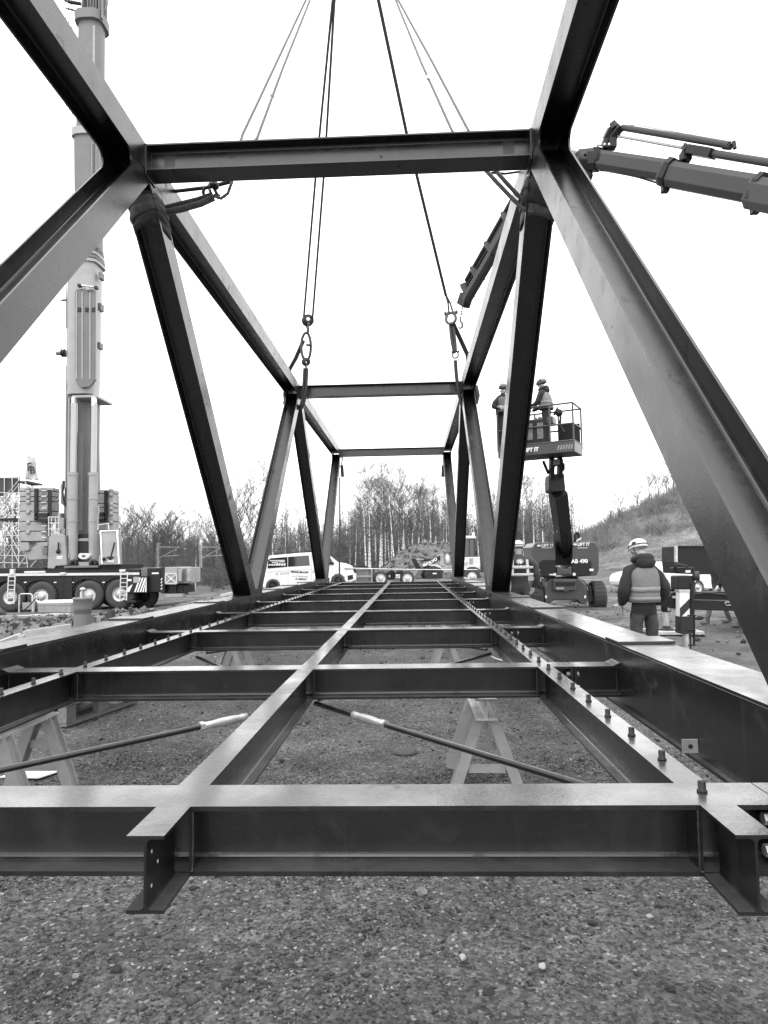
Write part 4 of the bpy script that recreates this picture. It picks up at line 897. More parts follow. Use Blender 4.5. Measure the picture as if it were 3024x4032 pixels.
# ------------------------------------------------------------------ wheel loader
W = Side(.42194, 1400, 1750, 560, 42.0, 1170, 42.6)
ldr = thing('wheel_loader', 'pale compact wheel loader with lettered lifting arm facing the rubble heap', 'wheel loader', W(930, 1318)+W.n*.9)
for x, y in ((735, 1222), (1088, 1232)):
    wheel(ldr, W(x, y), -W.n, .53, .42, .54, 24, OFFW, True); wheel(ldr, W(x, y, 1.8), W.n, .53, .42, .54, 16, OFFW, False)
W.prism('rear_body', [(1012, 1052), (1165, 1048), (1170, 1150), (1150, 1150), (1130, 1140), (1060, 1142), (1012, 1165)], .1, 1.7, OFFW, ldr, .04); W.rect('vent', 1066, 1062, 1100, 1120, .08, .1, GREYT, ldr)
W.prism('front_frame', [(800, 1150), (890, 1130), (1012, 1150), (1012, 1190), (830, 1200)], .3, 1.5, CWGT, ldr, .03); W.prism('front_mudguard', [(690, 1130), (720, 1118), (760, 1120), (800, 1140), (810, 1165), (780, 1150), (740, 1134)], -.02, .4, OFFW, ldr)
W.prism('rear_mudguard', [(1008, 1165), (1030, 1138), (1060, 1128), (1120, 1128), (1150, 1140), (1170, 1175), (1145, 1155), (1110, 1142), (1060, 1144), (1030, 1165)], -.02, .4, OFFW, ldr)
cb_ = W.prism('cab', [(1000, 878), (1118, 878), (1128, 1050), (985, 1050)], .25, 1.5, GLASS, ldr, .03); W.prism('cab_roof', [(990, 852), (1120, 850), (1132, 866), (1130, 876), (985, 878)], .15, 1.6, OFFW, cb_, .02)
for x in (1020, 1070, 1116): W.rect('cab_pillar', x-3, 878, x+3, 1050, .22, .26, DARK, cb_)
W.tube('exhaust', [(1142, 1050), (1142, 1000), (1150, 995)], .06, LIFT_D, ldr, .6); W.tube('beacon', [(1118, 850), (1120, 818)], .09, OFFW, ldr, .5, 8)
mb = MB(); c0 = W(1038, 1103, .08); mb.lathe([(0, 0), (.17, 0), (.17, .02), (0, .02)], c0, -W.n, 20); mb.build('speed_disc', WHITET, ldr); W.text('20', .2, 1038, 1103, BLACKT, ldr, .05)
W.prism('lifting_arm', [(640, 1152), (655, 1130), (795, 1040), (815, 1050), (810, 1070), (700, 1145), (650, 1170)], .5, .7, LIFT_D, ldr, .02); W.text('VOLVO', .25, 718, 1098, WHITET, ldr, .46, 0, radians(-27), bold=.01)
W.prism('arm_decal', [(640, 1118), (662, 1108), (668, 1132), (646, 1142)], .47, .49, WHITET, ldr); W.prism('quick_hitch', [(556, 1062), (568, 1070), (605, 1135), (660, 1190), (600, 1165), (575, 1120)], .3, 1.5, LIFT_D, ldr)
W.tube('tilt_cylinder', [(655, 1075), (745, 1076)], .07, LIFT_D, ldr, .8, 10); W.tube('cylinder_rod', [(585, 1073), (655, 1075)], .04, CHROME, ldr, .8, 8)
W.prism('arm_pivot', [(805, 1025), (832, 1020), (835, 1100), (855, 1135), (790, 1135), (805, 1090)], .4, 1.3, CWGT, ldr, .02); W.prism('hitch_frame', [(600, 1165), (640, 1175), (580, 1250), (530, 1280), (540, 1255)], .3, 1.5, CRANE_D, ldr)
q = MB(); c0 = W(873, 1070, .5); q.sphere(c0, .3, 12, 8, (.5, .5, 1)); q.build('tank', OFFW, ldr)
W.rect('battery_box', 668, 1148, 780, 1255, -.5, -.1, BLACK, ldr, .02); W.rect('box_logo', 705, 1198, 742, 1208, -.515, -.505, WHITET, ldr); q = MB(); q.lathe([(0, 0), (.36, 0), (.36, .05), (0, .05)], W(725, 1245, -.3), -W.n, 24); q.build('wheel_cover', WHITET, ldr)
# ------------------------------------------------------------------ rubble heap
def heap(name, label, c, rx, ry, h, n, seed, mats, smin, smax):
    rnd = random.Random(seed); g = thing(name, label, 'rubble', c); g['kind'] = 'thing'; mb = MB(); N = 28; M_ = 10; vs = [Vector(c)+Vector((0, 0, h*.85-.15))]; fs = []
    def prof(a, t): return h*(1-t*t)**1.3*(.86+.3*noise.noise(Vector((cos(a)*1.5, sin(a)*1.5, t*3+seed)))*min(1, t*3))
    for i in range(1, M_+1):
        t = i/M_
        for k in range(N):
            a = 2*pi*k/N; vs.append(Vector((c[0]+cos(a)*rx*t, c[1]+sin(a)*ry*t, c[2]-.15+prof(a, t)+.06*rnd.uniform(-1, 1))))
    for k in range(N): fs.append((0, 1+k, 1+(k+1) % N))
    for i in range(M_-1):
        for k in range(N): fs.append((1+i*N+k, 1+(i+1)*N+k, 1+(i+1)*N+(k+1) % N, 1+i*N+(k+1) % N))
    mb.add(vs, fs, True); mb.build('earth', mats[0], g)
    for mi, m in enumerate(mats[1:]):
        mb = MB()
        for q in range(n):
            a = rnd.uniform(0, 2*pi); t = rnd.random()**.6; s_ = smin*(smax/smin)**(rnd.random()**2)
            p = Vector((c[0]+cos(a)*rx*t, c[1]+sin(a)*ry*t, c[2]-.12+prof(a, t)+s_*.2)); R_ = Euler((rnd.uniform(0, 6), rnd.uniform(0, 6), rnd.uniform(0, 6))).to_matrix()
            mb.box(p, (s_, s_*rnd.uniform(.4, 1), s_*rnd.uniform(.25, .8)), R_)
        tag(mb.build('rubble_stones', m, g), None, kind='stuff')
    return g
EARTH = M('dark_earth', .13, .95, var=.5, scale=3, bump=.8, bscale=9, bdist=.08)
hp = at(1670, 2285, 46); heap('rubble_heap', 'dark heap of earth and broken rubble in front of the birch wood', (hp.x, 47.5, gz(hp.x, 47)), 4.2, 2.6, 2.9, 620, 3, (EARTH, M('rubble_dark', .05, .9, var=.4), M('rubble_light', .22, .9, var=.4)), .06, .24)
p_ = at(1300, 2300, 44)
# ------------------------------------------------------------------ white car on the right
K = Side(.4364, 2300, 1800, 215, 27.8, 1040, 30.0)
car = thing('parked_car', 'white hatchback parked behind the man in the vest', 'car', K(630, 1215)+K.n*.8)
cbdy = K.prism('body', [(326, 1130), (331, 1085), (355, 1060), (425, 1042), (485, 1035), (563, 975), (624, 948), (797, 945), (893, 968), (971, 1035), (1023, 1065), (1037, 1110), (1037, 1180), (988, 1195), (919, 1190), (893, 1140), (858, 1140), (832, 1190), (503, 1200), (481, 1150), (442, 1150), (420, 1200), (338, 1165)], 0, 1.75, WHITE, car, .05)
K.prism('side_window', [(555, 1015), (628, 978), (789, 975), (875, 1000), (919, 1040), (572, 1045)], -.012, .02, GLASS, cbdy); K.prism('headlight', [(366, 1075), (425, 1070), (429, 1088), (373, 1095)], -.02, .1, GLASSL, cbdy)
K.prism('grille', [(328, 1128), (407, 1120), (403, 1148), (336, 1150)], -.03, .5, BLACK, cbdy); K.prism('grille', [(335, 1088), (366, 1088), (366, 1095), (335, 1096)], -.03, .4, BLACK, cbdy)
for x in (462, 875): wheel(car, K(x, 1180), -K.n, .33, .2, .62, 20, GALV, False); wheel(car, K(x, 1180, 1.72), K.n, .33, .2, .62, 12, GALV, False)
K.rect('rear_lamp', 1000, 1075, 1032, 1100, -.015, .02, GREYT, cbdy)
car.location.x += .85; car.location.y += .3
# ------------------------------------------------------------------ small things in front of the crane
Pk = dict(k=.4822, ox=0, oy=1750)
tb_ = Side(.4822, 0, 1750, 300, 27.0, 580, 27.3)
box = thing('tool_chest', 'long pale tool chest with poles lying on its lid, in front of the crane wheels', 'tool chest', tb_(440, 1370))
bx_ = tb_.rect('chest', 308, 1312, 575, 1372, 0, .7, CWGT, box, .01); tb_.rect('lid', 304, 1300, 580, 1314, -.02, .72, CRANE, box, .005)
for x in (352, 430, 540): tb_.rect('latch', x-8, 1322, x+8, 1345, -.02, 0, GREYT, bx_)
for i in range(5): tb_.tube('pole', [(318+i*4, 1296-i*4), (590-i*3, 1290-i*4)], .028, OFFW, box, .1+i*.1)
rl = thing('hose_rail', 'bent tube guard rail standing left of the tool chest', 'guard rail', tb_(250, 1380))
for dx, dp in ((0, 0), (92, .5)): tb_.tube('hoop', [(156+dx, 1372), (160+dx, 1230), (172+dx, 1220), (250+dx, 1220), (262+dx, 1230), (265+dx, 1372)], .03, GALV, rl, dp)
tb_.rect('panel', 175, 1292, 250, 1350, .1, .15, CWGT, rl); tb_.tube('hose', [(170, 1340), (200, 1355), (240, 1320), (300, 1255), (320, 1270)], .025, BLACK, rl, -.1)
cc = tb_(160, 1405, -4); mb = MB(); rnd = random.Random(2); pts = []
for i in range(160):
    a = i*.55; r = .55*(.5+.5*abs(sin(i*.13))); pts.append(Vector((cc.x+cos(a)*r, 23.4+sin(a)*r*.6, gz(cc.x, 23.4)+.05+.28*max(0, 1-r*1.2)+.03*rnd.random())))
tag(mb.tube(pts, .022, 5) and mb.build('cable_heap', DARK), 'tangled heap of dark cable on the pale mat left of the pipe', 'cable')
for i, (x0, y0, x1, y1, Y) in enumerate(((0, 1395, 330, 1385, 24.5), (140, 1402, 560, 1392, 25), (380, 1388, 500, 1380, 24))):
    a, b = cp(x0, y0, Y), cp(x1, y1, Y); a.z = gz(a.x, Y)+.06; b.z = gz(b.x, Y)+.06; mb = MB(); mb.bar(a, b, .25, .08); tag(mb.build('plank', WOODL, bevel=.01), ('pale plank at the left edge near the cable heap', 'long pale plank lying in front of the tool chest', 'short pale plank beside the pipe')[i], 'plank', 'planks before the crane')
pb = Vector((at(326, 2400, 14.5).x, 14.5, 0))
pipe = thing('plastic_pipe', 'upright grey plastic pipe with wide socket behind the left chord', 'pipe', pb)
zt = at(325, 2352, 14.5).z; mb = MB(); zs = zt-.25; mb.lathe([(.176, -.1), (.176, zs-pb.z), (.185, zs-pb.z+.03), (.192, zs-pb.z+.05), (.192, zt-pb.z-.05), (.203, zt-pb.z-.045), (.205, zt-pb.z-.01), (.195, zt-pb.z), (.178, zt-pb.z), (.172, -.1)], pb, n=36); mb.build('socket_pipe', PIPE, pipe)
mb = MB(); q = at(323, 2330, 14.45); mb.tube([(q.x-.02, 14.5, zt-.15), (q.x-.02, 14.5, q.z-.02), (q.x+.02, 14.48, q.z+.04)], [.05, .045, .03], 8); mb.sphere((q.x, 14.48, q.z+.05), .06, 8, 6, (1.1, .8, .7)); mb.build('tap', GALV, pipe)
# edging boards behind the left chord
for i, (x0, y0, x1, y1, Y, l) in enumerate(((-40, 2555, 85, 2508, 13.6, 'weathered edging board at the left edge, nearest the picture border'), (95, 2500, 280, 2472, 14.9, 'pale concrete edging board beside the upright pipe'))):
    a, b = at(x0, y0, Y), at(x1, y1, Y+.7); mb = MB(); mb.bar((a.x, a.y, a.z-.12), (b.x, b.y, b.z-.12), .07, .42); o = mb.build('edging_board', CONC, bevel=.01); tag(o, l, 'edging board', 'edging boards behind the left chord')
a = at(86, 2500, 13.9); mb = MB(); mb.bar((a.x, a.y, a.z), (a.x, a.y, -.2), .12, .1); tag(mb.build('edging_post', CONC, bevel=.01), 'short dark-edged post between the two edging boards', 'post')
# soil bank with clods before the crane
hp = at(560, 2430, 19); heap('soil_bank', 'low bank of dark clods between the pipe and the crane', (hp.x, 19.5, gz(hp.x, 19.5)-.1), 5.5, 2.0, .55, 300, 9, (EARTH, M('clod_dark', .05, .95, var=.4), M('clod_mid', .15, .95, var=.4)), .05, .22)
hp = at(150, 2490, 17); heap('soil_bank', 'ridge of crumbly soil behind the edging boards', (hp.x, 17.2, gz(hp.x, 17)-.1), 3.2, 1.6, .5, 260, 12, (EARTH, MATS['clod_dark'], MATS['clod_mid']), .04, .2)
# branches and timber at the foot of the wood, left
for i, (x0, y0, x1, y1, Y) in enumerate(((870, 2345, 935, 2330, 30), (900, 2362, 960, 2345, 27), (820, 2395, 905, 2375, 24))):
    a, b = at(x0, y0, Y), at(x1, y1, Y+.5); mb = MB(); mb.bar(a, b, .12, .1); tag(mb.build('timber_plank', WOODL), ('thin pale timber lying farthest behind the left truss foot', 'pale timber beside the left truss foot', 'nearest pale timber left of the truss foot')[i], 'timber', 'timbers behind the left truss')
# barrier tape across the far end
a, b = at(1290, 2234, 31), at(1880, 2243, 31); mb = MB(); mb.tube([a.lerp(b, t/8)-Vector((0, 0, .12*sin(pi*t/8)*.3)) for t in range(9)], .018, 4); tag(mb.build('barrier_tape', WHITET), 'thin white barrier tape stretched across behind the far bridge end', 'barrier tape')
# ------------------------------------------------------------------ boom lift
LK = .4747
def lp(x, y, Y): return at(1900+x*LK, 1400+y*LK, Y)
LY = 22.0
lift = thing('boom_lift', 'dark articulated boom lift with raised basket and lettered counterweight covers', 'boom lift', at(2205, 2400, LY+.9))
def lprism(name, poly, Ya, Yb, mat, parent=None, bevel=.03):
    P = [lp(x, y, Ya) for x, y in poly]; n = len(P); mb = MB(); A = [Vector((p.x, Ya, p.z)) for p in P]; B = [Vector((p.x, Yb, p.z)) for p in P]
    mb.add(A+B, [tuple(range(n)), tuple(range(n, 2*n))[::-1]]+[(i, (i+1) % n, n+(i+1) % n, n+i) for i in range(n)]); return mb.build(name, mat, parent or lift, bevel=bevel)
cvl = lprism('cover', [(412, 1590), (440, 1552), (607, 1548), (607, 1838), (480, 1840), (440, 1800), (412, 1700)], LY, LY+1.7, LIFT); cvr = lprism('cover', [(745, 1548), (930, 1545), (965, 1590), (968, 1780), (945, 1825), (745, 1838)], LY, LY+1.7, LIFT)
lprism('lower_panel', [(470, 1720), (500, 1696), (607, 1696), (607, 1832), (480, 1834), (470, 1800)], LY-.03, LY+.02, LIFT_D, cvl, .01); lprism('lower_panel', [(745, 1690), (880, 1690), (905, 1715), (905, 1800), (890, 1825), (745, 1832)], LY-.03, LY+.02, LIFT_D, cvr, .01)
lprism('edge_panel', [(412, 1600), (440, 1556), (480, 1690), (470, 1720), (470, 1800), (440, 1790), (414, 1700)], LY-.02, LY+.02, LIFT, cvl, .01)
lprism('centre_gap', [(607, 1560), (745, 1560), (745, 1740), (607, 1740)], LY+.5, LY+1.5, BLACK, None, 0); lprism('bumper', [(616, 1752), (648, 1752), (660, 1770), (700, 1770), (712, 1752), (742, 1752), (742, 1820), (616, 1820)], LY-.05, LY+.3, LIFT)
for x, c_ in ((540, cvl), (838, cvr)): 
    p = lp(x, 1576 if x < 600 else 1567, LY-.02); text('LIFT IT', .13, p, (pi/2, 0, 0), WHITET, lift, 'lettering', .002, bold=.006); lprism('lettering_line', [(x-50, 1594), (x+35, 1593), (x+35, 1597), (x-50, 1598)], LY-.015, LY-.005, WHITET, c_, 0)
    q = MB(); q.sphere(lp(x-72, 1578 if x < 600 else 1568, LY-.02), .065, 10, 6, (1, .15, .5)); q.build('logo', WHITET, c_)
p = lp(805, 1707, LY-.045); text('AB 490', .17, p, (pi/2, 0, 0), WHITET, lift, 'lettering', .002, bold=.008)
for (x0, y0, x1, y1) in ((888, 1768, 920, 1788), (450, 1775, 475, 1792), (555, 1812, 590, 1822), (590, 1805, 610, 1825), (750, 1803, 772, 1825)): lprism('label_plate', [(x0, y0), (x1, y0), (x1, y1), (x0, y1)], LY-.06, LY-.035, WHITET, None, 0)
for x in (612, 782):
    q = MB(); q.tube([lp(x-14, 1550, LY+.4), lp(x-14, 1490, LY+.4), lp(x-6, 1472, LY+.4), lp(x+10, 1472, LY+.4), lp(x+16, 1490, LY+.4), lp(x+16, 1550, LY+.4)], .05, 8); q.build('lifting_eye', LIFT_D, lift)
lprism('sign_flap', [(780, 1548), (785, 1528), (820, 1508), (820, 1525)], LY+.2, LY+.3, OFFW, None, 0)
# chassis
lprism('turntable', [(560, 1838), (800, 1838), (790, 1860), (570, 1860)], LY+.3, LY+1.6, LIFT_D); lprism('chassis', [(585, 1856), (780, 1856), (775, 1950), (720, 1950), (690, 1966), (660, 1950), (590, 1950)], LY-.1, LY+2, LIFT)
lprism('axle_plate', [(515, 1925), (560, 1850), (800, 1850), (850, 1900), (868, 1940), (862, 2062), (820, 2062), (790, 2030), (590, 2030), (550, 2066), (520, 2066)], LY+.05, LY+.5, LIFT); lprism('slot', [(600, 1880), (770, 1880), (762, 1912), (608, 1912)], LY-.12, LY-.09, LIFT_D, None, 0); lprism('name_plate', [(612, 1922), (676, 1920), (676, 1940), (612, 1942)], LY-.13, LY-.1, CWGT, None, 0)
for x in (520, 845): lprism('lamp', [(x, 1990), (x+14, 1990), (x+14, 2012), (x, 2012)], LY+.02, LY+.05, WHITET, None, 0)
for xl, xr in ((925, 1026), (398, 470)):
    a, b = lp(xl, 1998, LY+.2), lp(xr, 1998, LY+.2); R_ = .47
    out = 1 if xl > 600 else -1; cx_ = (b if out > 0 else a); wd = .40
    wheel(lift, Vector((cx_.x, LY+.5, cx_.z)), (out, 0, 0), R_, wd, .55, 22, LIFT_D, True)
    wheel(lift, Vector((cx_.x, LY+2.9, cx_.z)), (out, 0, 0), R_, wd, .55, 16, LIFT_D, False)
for x in (485, 895):
    q = MB(); q.bar(lp(x-15, 1940, LY+.4), lp(x+12, 2040, LY+.4), .14, .1, (0,1,0)); q.build('steering_arm', LIFT, lift); q = MB(); q.tube([lp(x-30, 1900, LY+.1), lp(x-5, 1925, LY+.1), lp(x, 1990, LY+.1)], .035, 6); q.build('hose', DARK, lift)
# boom
BA, BB = lp(688, 1660, LY+.9), lp(622, 1120, 19.3)
mb = MB(); mb.bar(BA, BB, .38, .46, (0, -1, .3)); bm_ = mb.build('boom', LIFT_D, lift, bevel=.02)
mb = MB(); mb.bar(BA.lerp(BB, .0)+Vector((0, -.30, 0)), BA.lerp(BB, .42)+Vector((0, -.32, 0)), .17, .17); mb.build('lift_cylinder', BLACK, bm_)
for sg in (-1, 1):
    mb = MB(); mb.bar(BA.lerp(BB, .40)+Vector((sg*.20, -.25, 0)), BA.lerp(BB, .52)+Vector((sg*.10, -.25, 0)), .07, .06); mb.build('boom_chevron', CWGT, bm_)
lprism('jib_head', [(552, 985), (678, 975), (690, 1110), (672, 1130), (560, 1130), (552, 1110)], 18.9, 19.5, LIFT_D, None, .03)
for x in (572, 640):
    q = MB(); q.bar(lp(x, 1000, 18.75), lp(x+4, 848, 18.2), .10, .2, (0, 1, 0)); q.build('jib_fork', LIFT_D, lift)
lprism('rotator', [(585, 860), (640, 855), (640, 905), (590, 905)], 18.1, 18.6, CRANE_D, None, .02)
q = MB(); q.tube([lp(640, 870, 18.2), lp(672, 905, 18.3), lp(672, 940, 18.4), lp(650, 965, 18.6)], .04, 6); q.build('hose', DARK, lift); q = MB(); q.bar(lp(505, 880, 18.2), lp(545, 975, 18.7), .06, .06); q.build('link_bar', LIFT_D, lift)
# basket
zt_, zf_ = 5.47, 4.40
NR = lp(745, 390, 17.2); FR = lp(812, 408, 18.0); NL = lp(120, 472, 18.1); FL = NL+(FR-NR)
bas = []
def cor(c, z): return Vector((c.x, c.y, z))
def rail(name, a, b, r=.024, m=LIFT): q = MB(); q.cyl(a, b, r, 8); return q.build(name, m, lift)
for z in (zt_, zt_-.52, zf_+.12):
    for a, b in ((NL, NR), (NR, FR), (FR, FL), (FL, NL)): rail('rail', cor(a, z), cor(b, z))
for c in (NL, NR, FR, FL): rail('rail_post', cor(c, zf_), cor(c, zt_))
for t in (.38, .7): rail('rail_post', cor(NL.lerp(NR, t), zf_), cor(NL.lerp(NR, t), zt_), .028); rail('rail_post', cor(FL.lerp(FR, t), zf_), cor(FL.lerp(FR, t), zt_))
def slab(name, z0, z1, m, out=.02, par=None):
    C = [cor(c, 0) for c in (NL, NR, FR, FL)]; ctr = sum(C, Vector())/4; C = [c+(c-ctr).normalized()*out for c in C]
    mb = MB(); mb.add([cor(c, z0) for c in C]+[cor(c, z1) for c in C], [(3,2,1,0),(4,5,6,7),(0,1,5,4),(1,2,6,5),(2,3,7,6),(3,0,4,7)]); return mb.build(name, m, par or lift)
slab('floor', zf_-.17, zf_-.02, LIFT_D, .0); toe = []
for a, b in ((NL, NR), (NR, FR), (FR, FL)):
    q = MB(); q.bar(cor(a, zf_-.03), cor(b, zf_-.03), .03, .26); toe.append(q.build('toe_board', LIFT, lift))
dN = (NR-NL); dN.z = 0; L_ = dN.length; dN.normalize(); nN = Vector((dN.y, -dN.x, 0)); rz = math.atan2(dN.y, dN.x)
def onside(t, z, o=.02): return cor(NL+dN*(L_*t), z)+nN*o
text('LIFT IT', .135, onside(.45, zf_-.03, .024), (pi/2, 0, rz), WHITET, lift, 'lettering', .002, bold=.008)
for i in range(6):
    q = MB(); a = onside(.80+i*.034, zf_-.09, .017); b = onside(.815+i*.034, zf_+.02, .017); q.bar(a, b, .035, .004, nN); q.build('hazard_stripe', CWGT, toe[0])
q = MB(); q.bar(onside(.36, zf_+.42, -.05), onside(.64, zf_+.42, -.05), .05, .62); pn = q.build('basket_panel', LIFT_D, lift)
for t, w in ((.40, .16), (.535, .17)):
    q = MB(); q.bar(onside(t, zf_+.45, -.02), onside(t+w/L_*.9, zf_+.45, -.02), .01, .42); q.build('notice_board', M('notice_print', .16, .6, var=.5, scale=14), pn)
q = MB(); q.bar(cor(FR, 0).lerp(cor(FL, 0), .02)+Vector((0, 0, zf_+.42)), cor(FR, 0).lerp(cor(FL, 0), .30)+Vector((0, 0, zf_+.42)), .05, .55); q.build('basket_panel', LIFT_D, lift)
q = MB(); q.bar(onside(.40, zt_-.38, -.35), onside(.72, zt_-.34, -.35), .35, .2); q.build('control_box', LIFT, lift, bevel=.02)
for t in (.44, .50, .56): q = MB(); q.bar(onside(t, zt_-.25, -.4), onside(t+.035, zt_-.25, -.4), .1, .12); q.build('control_switch', CWGT, lift)
q = MB(); q.tube([onside(.72, zt_-.2, -.3), onside(.78, zt_-.05, -.2), onside(.82, zt_-.3, -.2), onside(.8, zt_-.5, -.25), onside(.86, zt_-.7, -.2)], .03, 6); q.build('control_hose', DARK, lift); q = MB(); q.sphere(onside(.80, zt_-.18, -.2), .1); q.build('joystick', DARK, lift)
# ------------------------------------------------------------------ truck-mounted loader crane at the right
lc = thing('loader_crane', 'dark truck-mounted knuckle-boom loader crane reaching in from the right', 'loader crane', (8.2, 11.5, 0))
ZK = .46654
def zp(x, y, Y): return at(2250+x*ZK, 450+y*ZK, Y)
def depth(x): return 13.0-(x/1659)*2.9
def zq(x, y): return zp(x, y, depth(x))
DKM = M('loader_crane_paint', .036, .5, var=.2, scale=3, spec=.4)
def hexbar(name, a, b, w, h, mat, parent, ch=.3):
    a, b = Vector(a), Vector(b); d = (b-a).normalized(); s_ = d.cross(Vector((0,0,1))).normalized(); u = s_.cross(d); mb = MB()
    P = [(-w/2, h/2*.55), (-w/2*.6, h/2), (w/2*.6, h/2), (w/2, h/2*.55), (w/2, -h/2*.5), (w/2*.45, -h/2), (-w/2*.45, -h/2), (-w/2, -h/2*.5)]
    A = [a+s_*x+u*y for x, y in P]; B = [b+s_*x+u*y for x, y in P]; n = 8
    mb.add(A+B, [tuple(range(n)), tuple(range(n, 2*n))[::-1]]+[(i, (i+1) % n, n+(i+1) % n, n+i) for i in range(n)]); return mb.build(name, mat, parent, bevel=.008)
hexbar('boom_section', zq(215, 385), zq(880, 490), .26, .335, DKM, lc); hexbar('boom_section', zq(780, 500), zq(1600, 645), .32, .40, DKM, lc); hexbar('boom_section', zq(1540, 665), zq(2300, 810), .38, .46, DKM, lc); hexbar('boom_section', zq(2250, 800), zq(2900, 930), .42, .5, DKM, lc)
for (x, y, h) in ((830, 500, .46), (1590, 655, .52)):
    hexbar('boom_collar', zq(x-22, y-4), zq(x+22, y+4), .40, h, LIFT_D, lc)
    q = MB(); q.box(zq(x-40, y+ (130 if x < 1000 else 150)), (.12, .12, .12)); q.build('collar_lug', LIFT_D, lc, bevel=.01)
def ztube(name, pts, r, m, dY=0.0, n=10):
    q = MB(); q.tube([zq(x, y)+Vector((0, dY, 0)) for x, y in pts], r, n); return q.build(name, m, lc)
ztube('extension_cylinder', [(430, 112), (1330, 262)], .055, DKM); ztube('extension_cylinder', [(1180, 330), (1800, 430)], .062, DKM); ztube('cylinder_rod', [(390, 184), (960, 288)], .024, CHROME); ztube('guide_tube', [(470, 95), (540, 88), (1380, 235)], .012, GALV)
ztube('guide_tube', [(540, 105), (590, 140)], .012, GALV); ztube('cylinder_head', [(1290, 270), (1345, 275)], .05, DARK); ztube('cylinder_head', [(1370, 230), (1380, 290)], .03, DARK)
for (pts, w) in ((((290, 300), (295, 210), (340, 120), (385, 85)), .13), (((345, 290), (345, 200), (395, 130), (420, 100)), .13), (((965, 400), (960, 320), (1000, 265)), .16)):
    for i in range(len(pts)-1): q = MB(); q.bar(zq(*pts[i]), zq(*pts[i+1]), .16, w, (1, 0, 0)); q.build('cylinder_bracket', LIFT_D, lc, bevel=.01)
q = MB(); q.bar(zq(1000, 300), zq(1200, 335), .2, .14); q.build('bracket_arm', LIFT_D, lc, bevel=.01)
for x, y in ((205, 303), (228, 299), (262, 297), (298, 297)): q = MB(); q.lathe([(0, 0), (.025, 0), (.025, .03), (0, .03)], zq(x, y)-Vector((0, .14, 0)), (0,-1,0), 8); q.build('boom_bolt', GALV, lc)
hexbar('knuckle', zq(60, 400), zq(240, 385), .30, .40, LIFT_D, lc); q = MB(); q.lathe([(.03, -.25), (.12, -.25), (.12, .25), (.03, .25)], zq(90, 410), (0,1,0), 18); q.build('knuckle_pin', DKM, lc)
for i in range(4): ztube('hose', [(165+i*12, 330), (185+i*10, 390), (160+i*12, 440)], .014, DARK, -.2, 6)
ztube('hose', [(240, 490), (300, 480), (340, 495), (560, 545), (740, 600)], .018, DARK, -.05, 6)
q = MB(); q.bar(zq(120, 430), zq(150, 540), .12, .14, (0, 1, 0)); q.build('knuckle_link', LIFT_D, lc)
# fly jib going down to the rear lifting point
KN0 = zq(75, 410); KN = at(2168, 600, 14.2); TIP = at(1826, 1190, 17.0)
q = MB(); q.bar(KN0, KN, .22, .3); q.build('knuckle_arm', LIFT_D, lc)
def jib(t, up=0.0): d = (TIP-KN).normalized(); s_ = d.cross(Vector((0,0,1))).normalized(); u = s_.cross(d); return KN.lerp(TIP, t)+u*up
hexbar('fly_jib', jib(0, -.05), jib(.62, -.05), .30, .32, DKM, lc); hexbar('fly_jib', jib(.55, -.05), jib(.97, -.05), .24, .25, DKM, lc)
for t0, t1, up, r in ((.05, .9, .34, .065), (.1, .93, .22, .035), (.3, .8, .27, .02)): q = MB(); q.cyl(jib(t0, up), jib(t1, up), r, 10); q.build('jib_cylinder', LIFT_D, lc)
for t in (.42, .62, .80, .93): q = MB(); q.bar(jib(t, -.14), jib(t, .36), .22, .12, (0, 1, 0)); q.build('jib_bracket', LIFT_D, lc, bevel=.01)
q = MB(); q.bar(jib(.95, .05), jib(1.02, -.05), .22, .34, (0, 0, 1)); q.build('jib_tip', LIFT_D, lc, bevel=.02)
for i in range(4): q = MB(); c0 = jib(.965+.013*i, -.18); q.tube([c0+Vector((cos(a)*.035, 0, sin(a)*.05)) for a in [k*pi/4 for k in range(8)]], .012, 5, closed=True); q.build('tip_ring', DARK, lc)
for i in range(5): c0 = TIP+Vector((-.04-.012*i, 0, -.12-.075*i)); q = MB(); q.tube([c0+Vector((cos(a)*.03*(i % 2), sin(a)*.03*(1-i % 2), 0))+Vector((0, 0, sin(a)*.05)) if False else c0+Vector((cos(a)*.028 if i % 2 else 0, 0 if i % 2 else cos(a)*.028, sin(a)*.05)) for a in [k*pi/4 for k in range(8)]], .011, 5, closed=True); q.build('chain_link', SHACKLE, lc)
c0 = TIP+Vector((-.10, 0, -.50)); q = MB(); q.tube([c0+Vector((0, 0, .10)), c0+Vector((.0, 0, .02)), c0+Vector((.05, 0, -.04)), c0+Vector((.05, 0, -.13)), c0+Vector((-.01, 0, -.17)), c0+Vector((-.06, 0, -.12))], [.02, .025, .03, .03, .025, .012], 8); q.build('crane_hook', SHACKLE, lc)
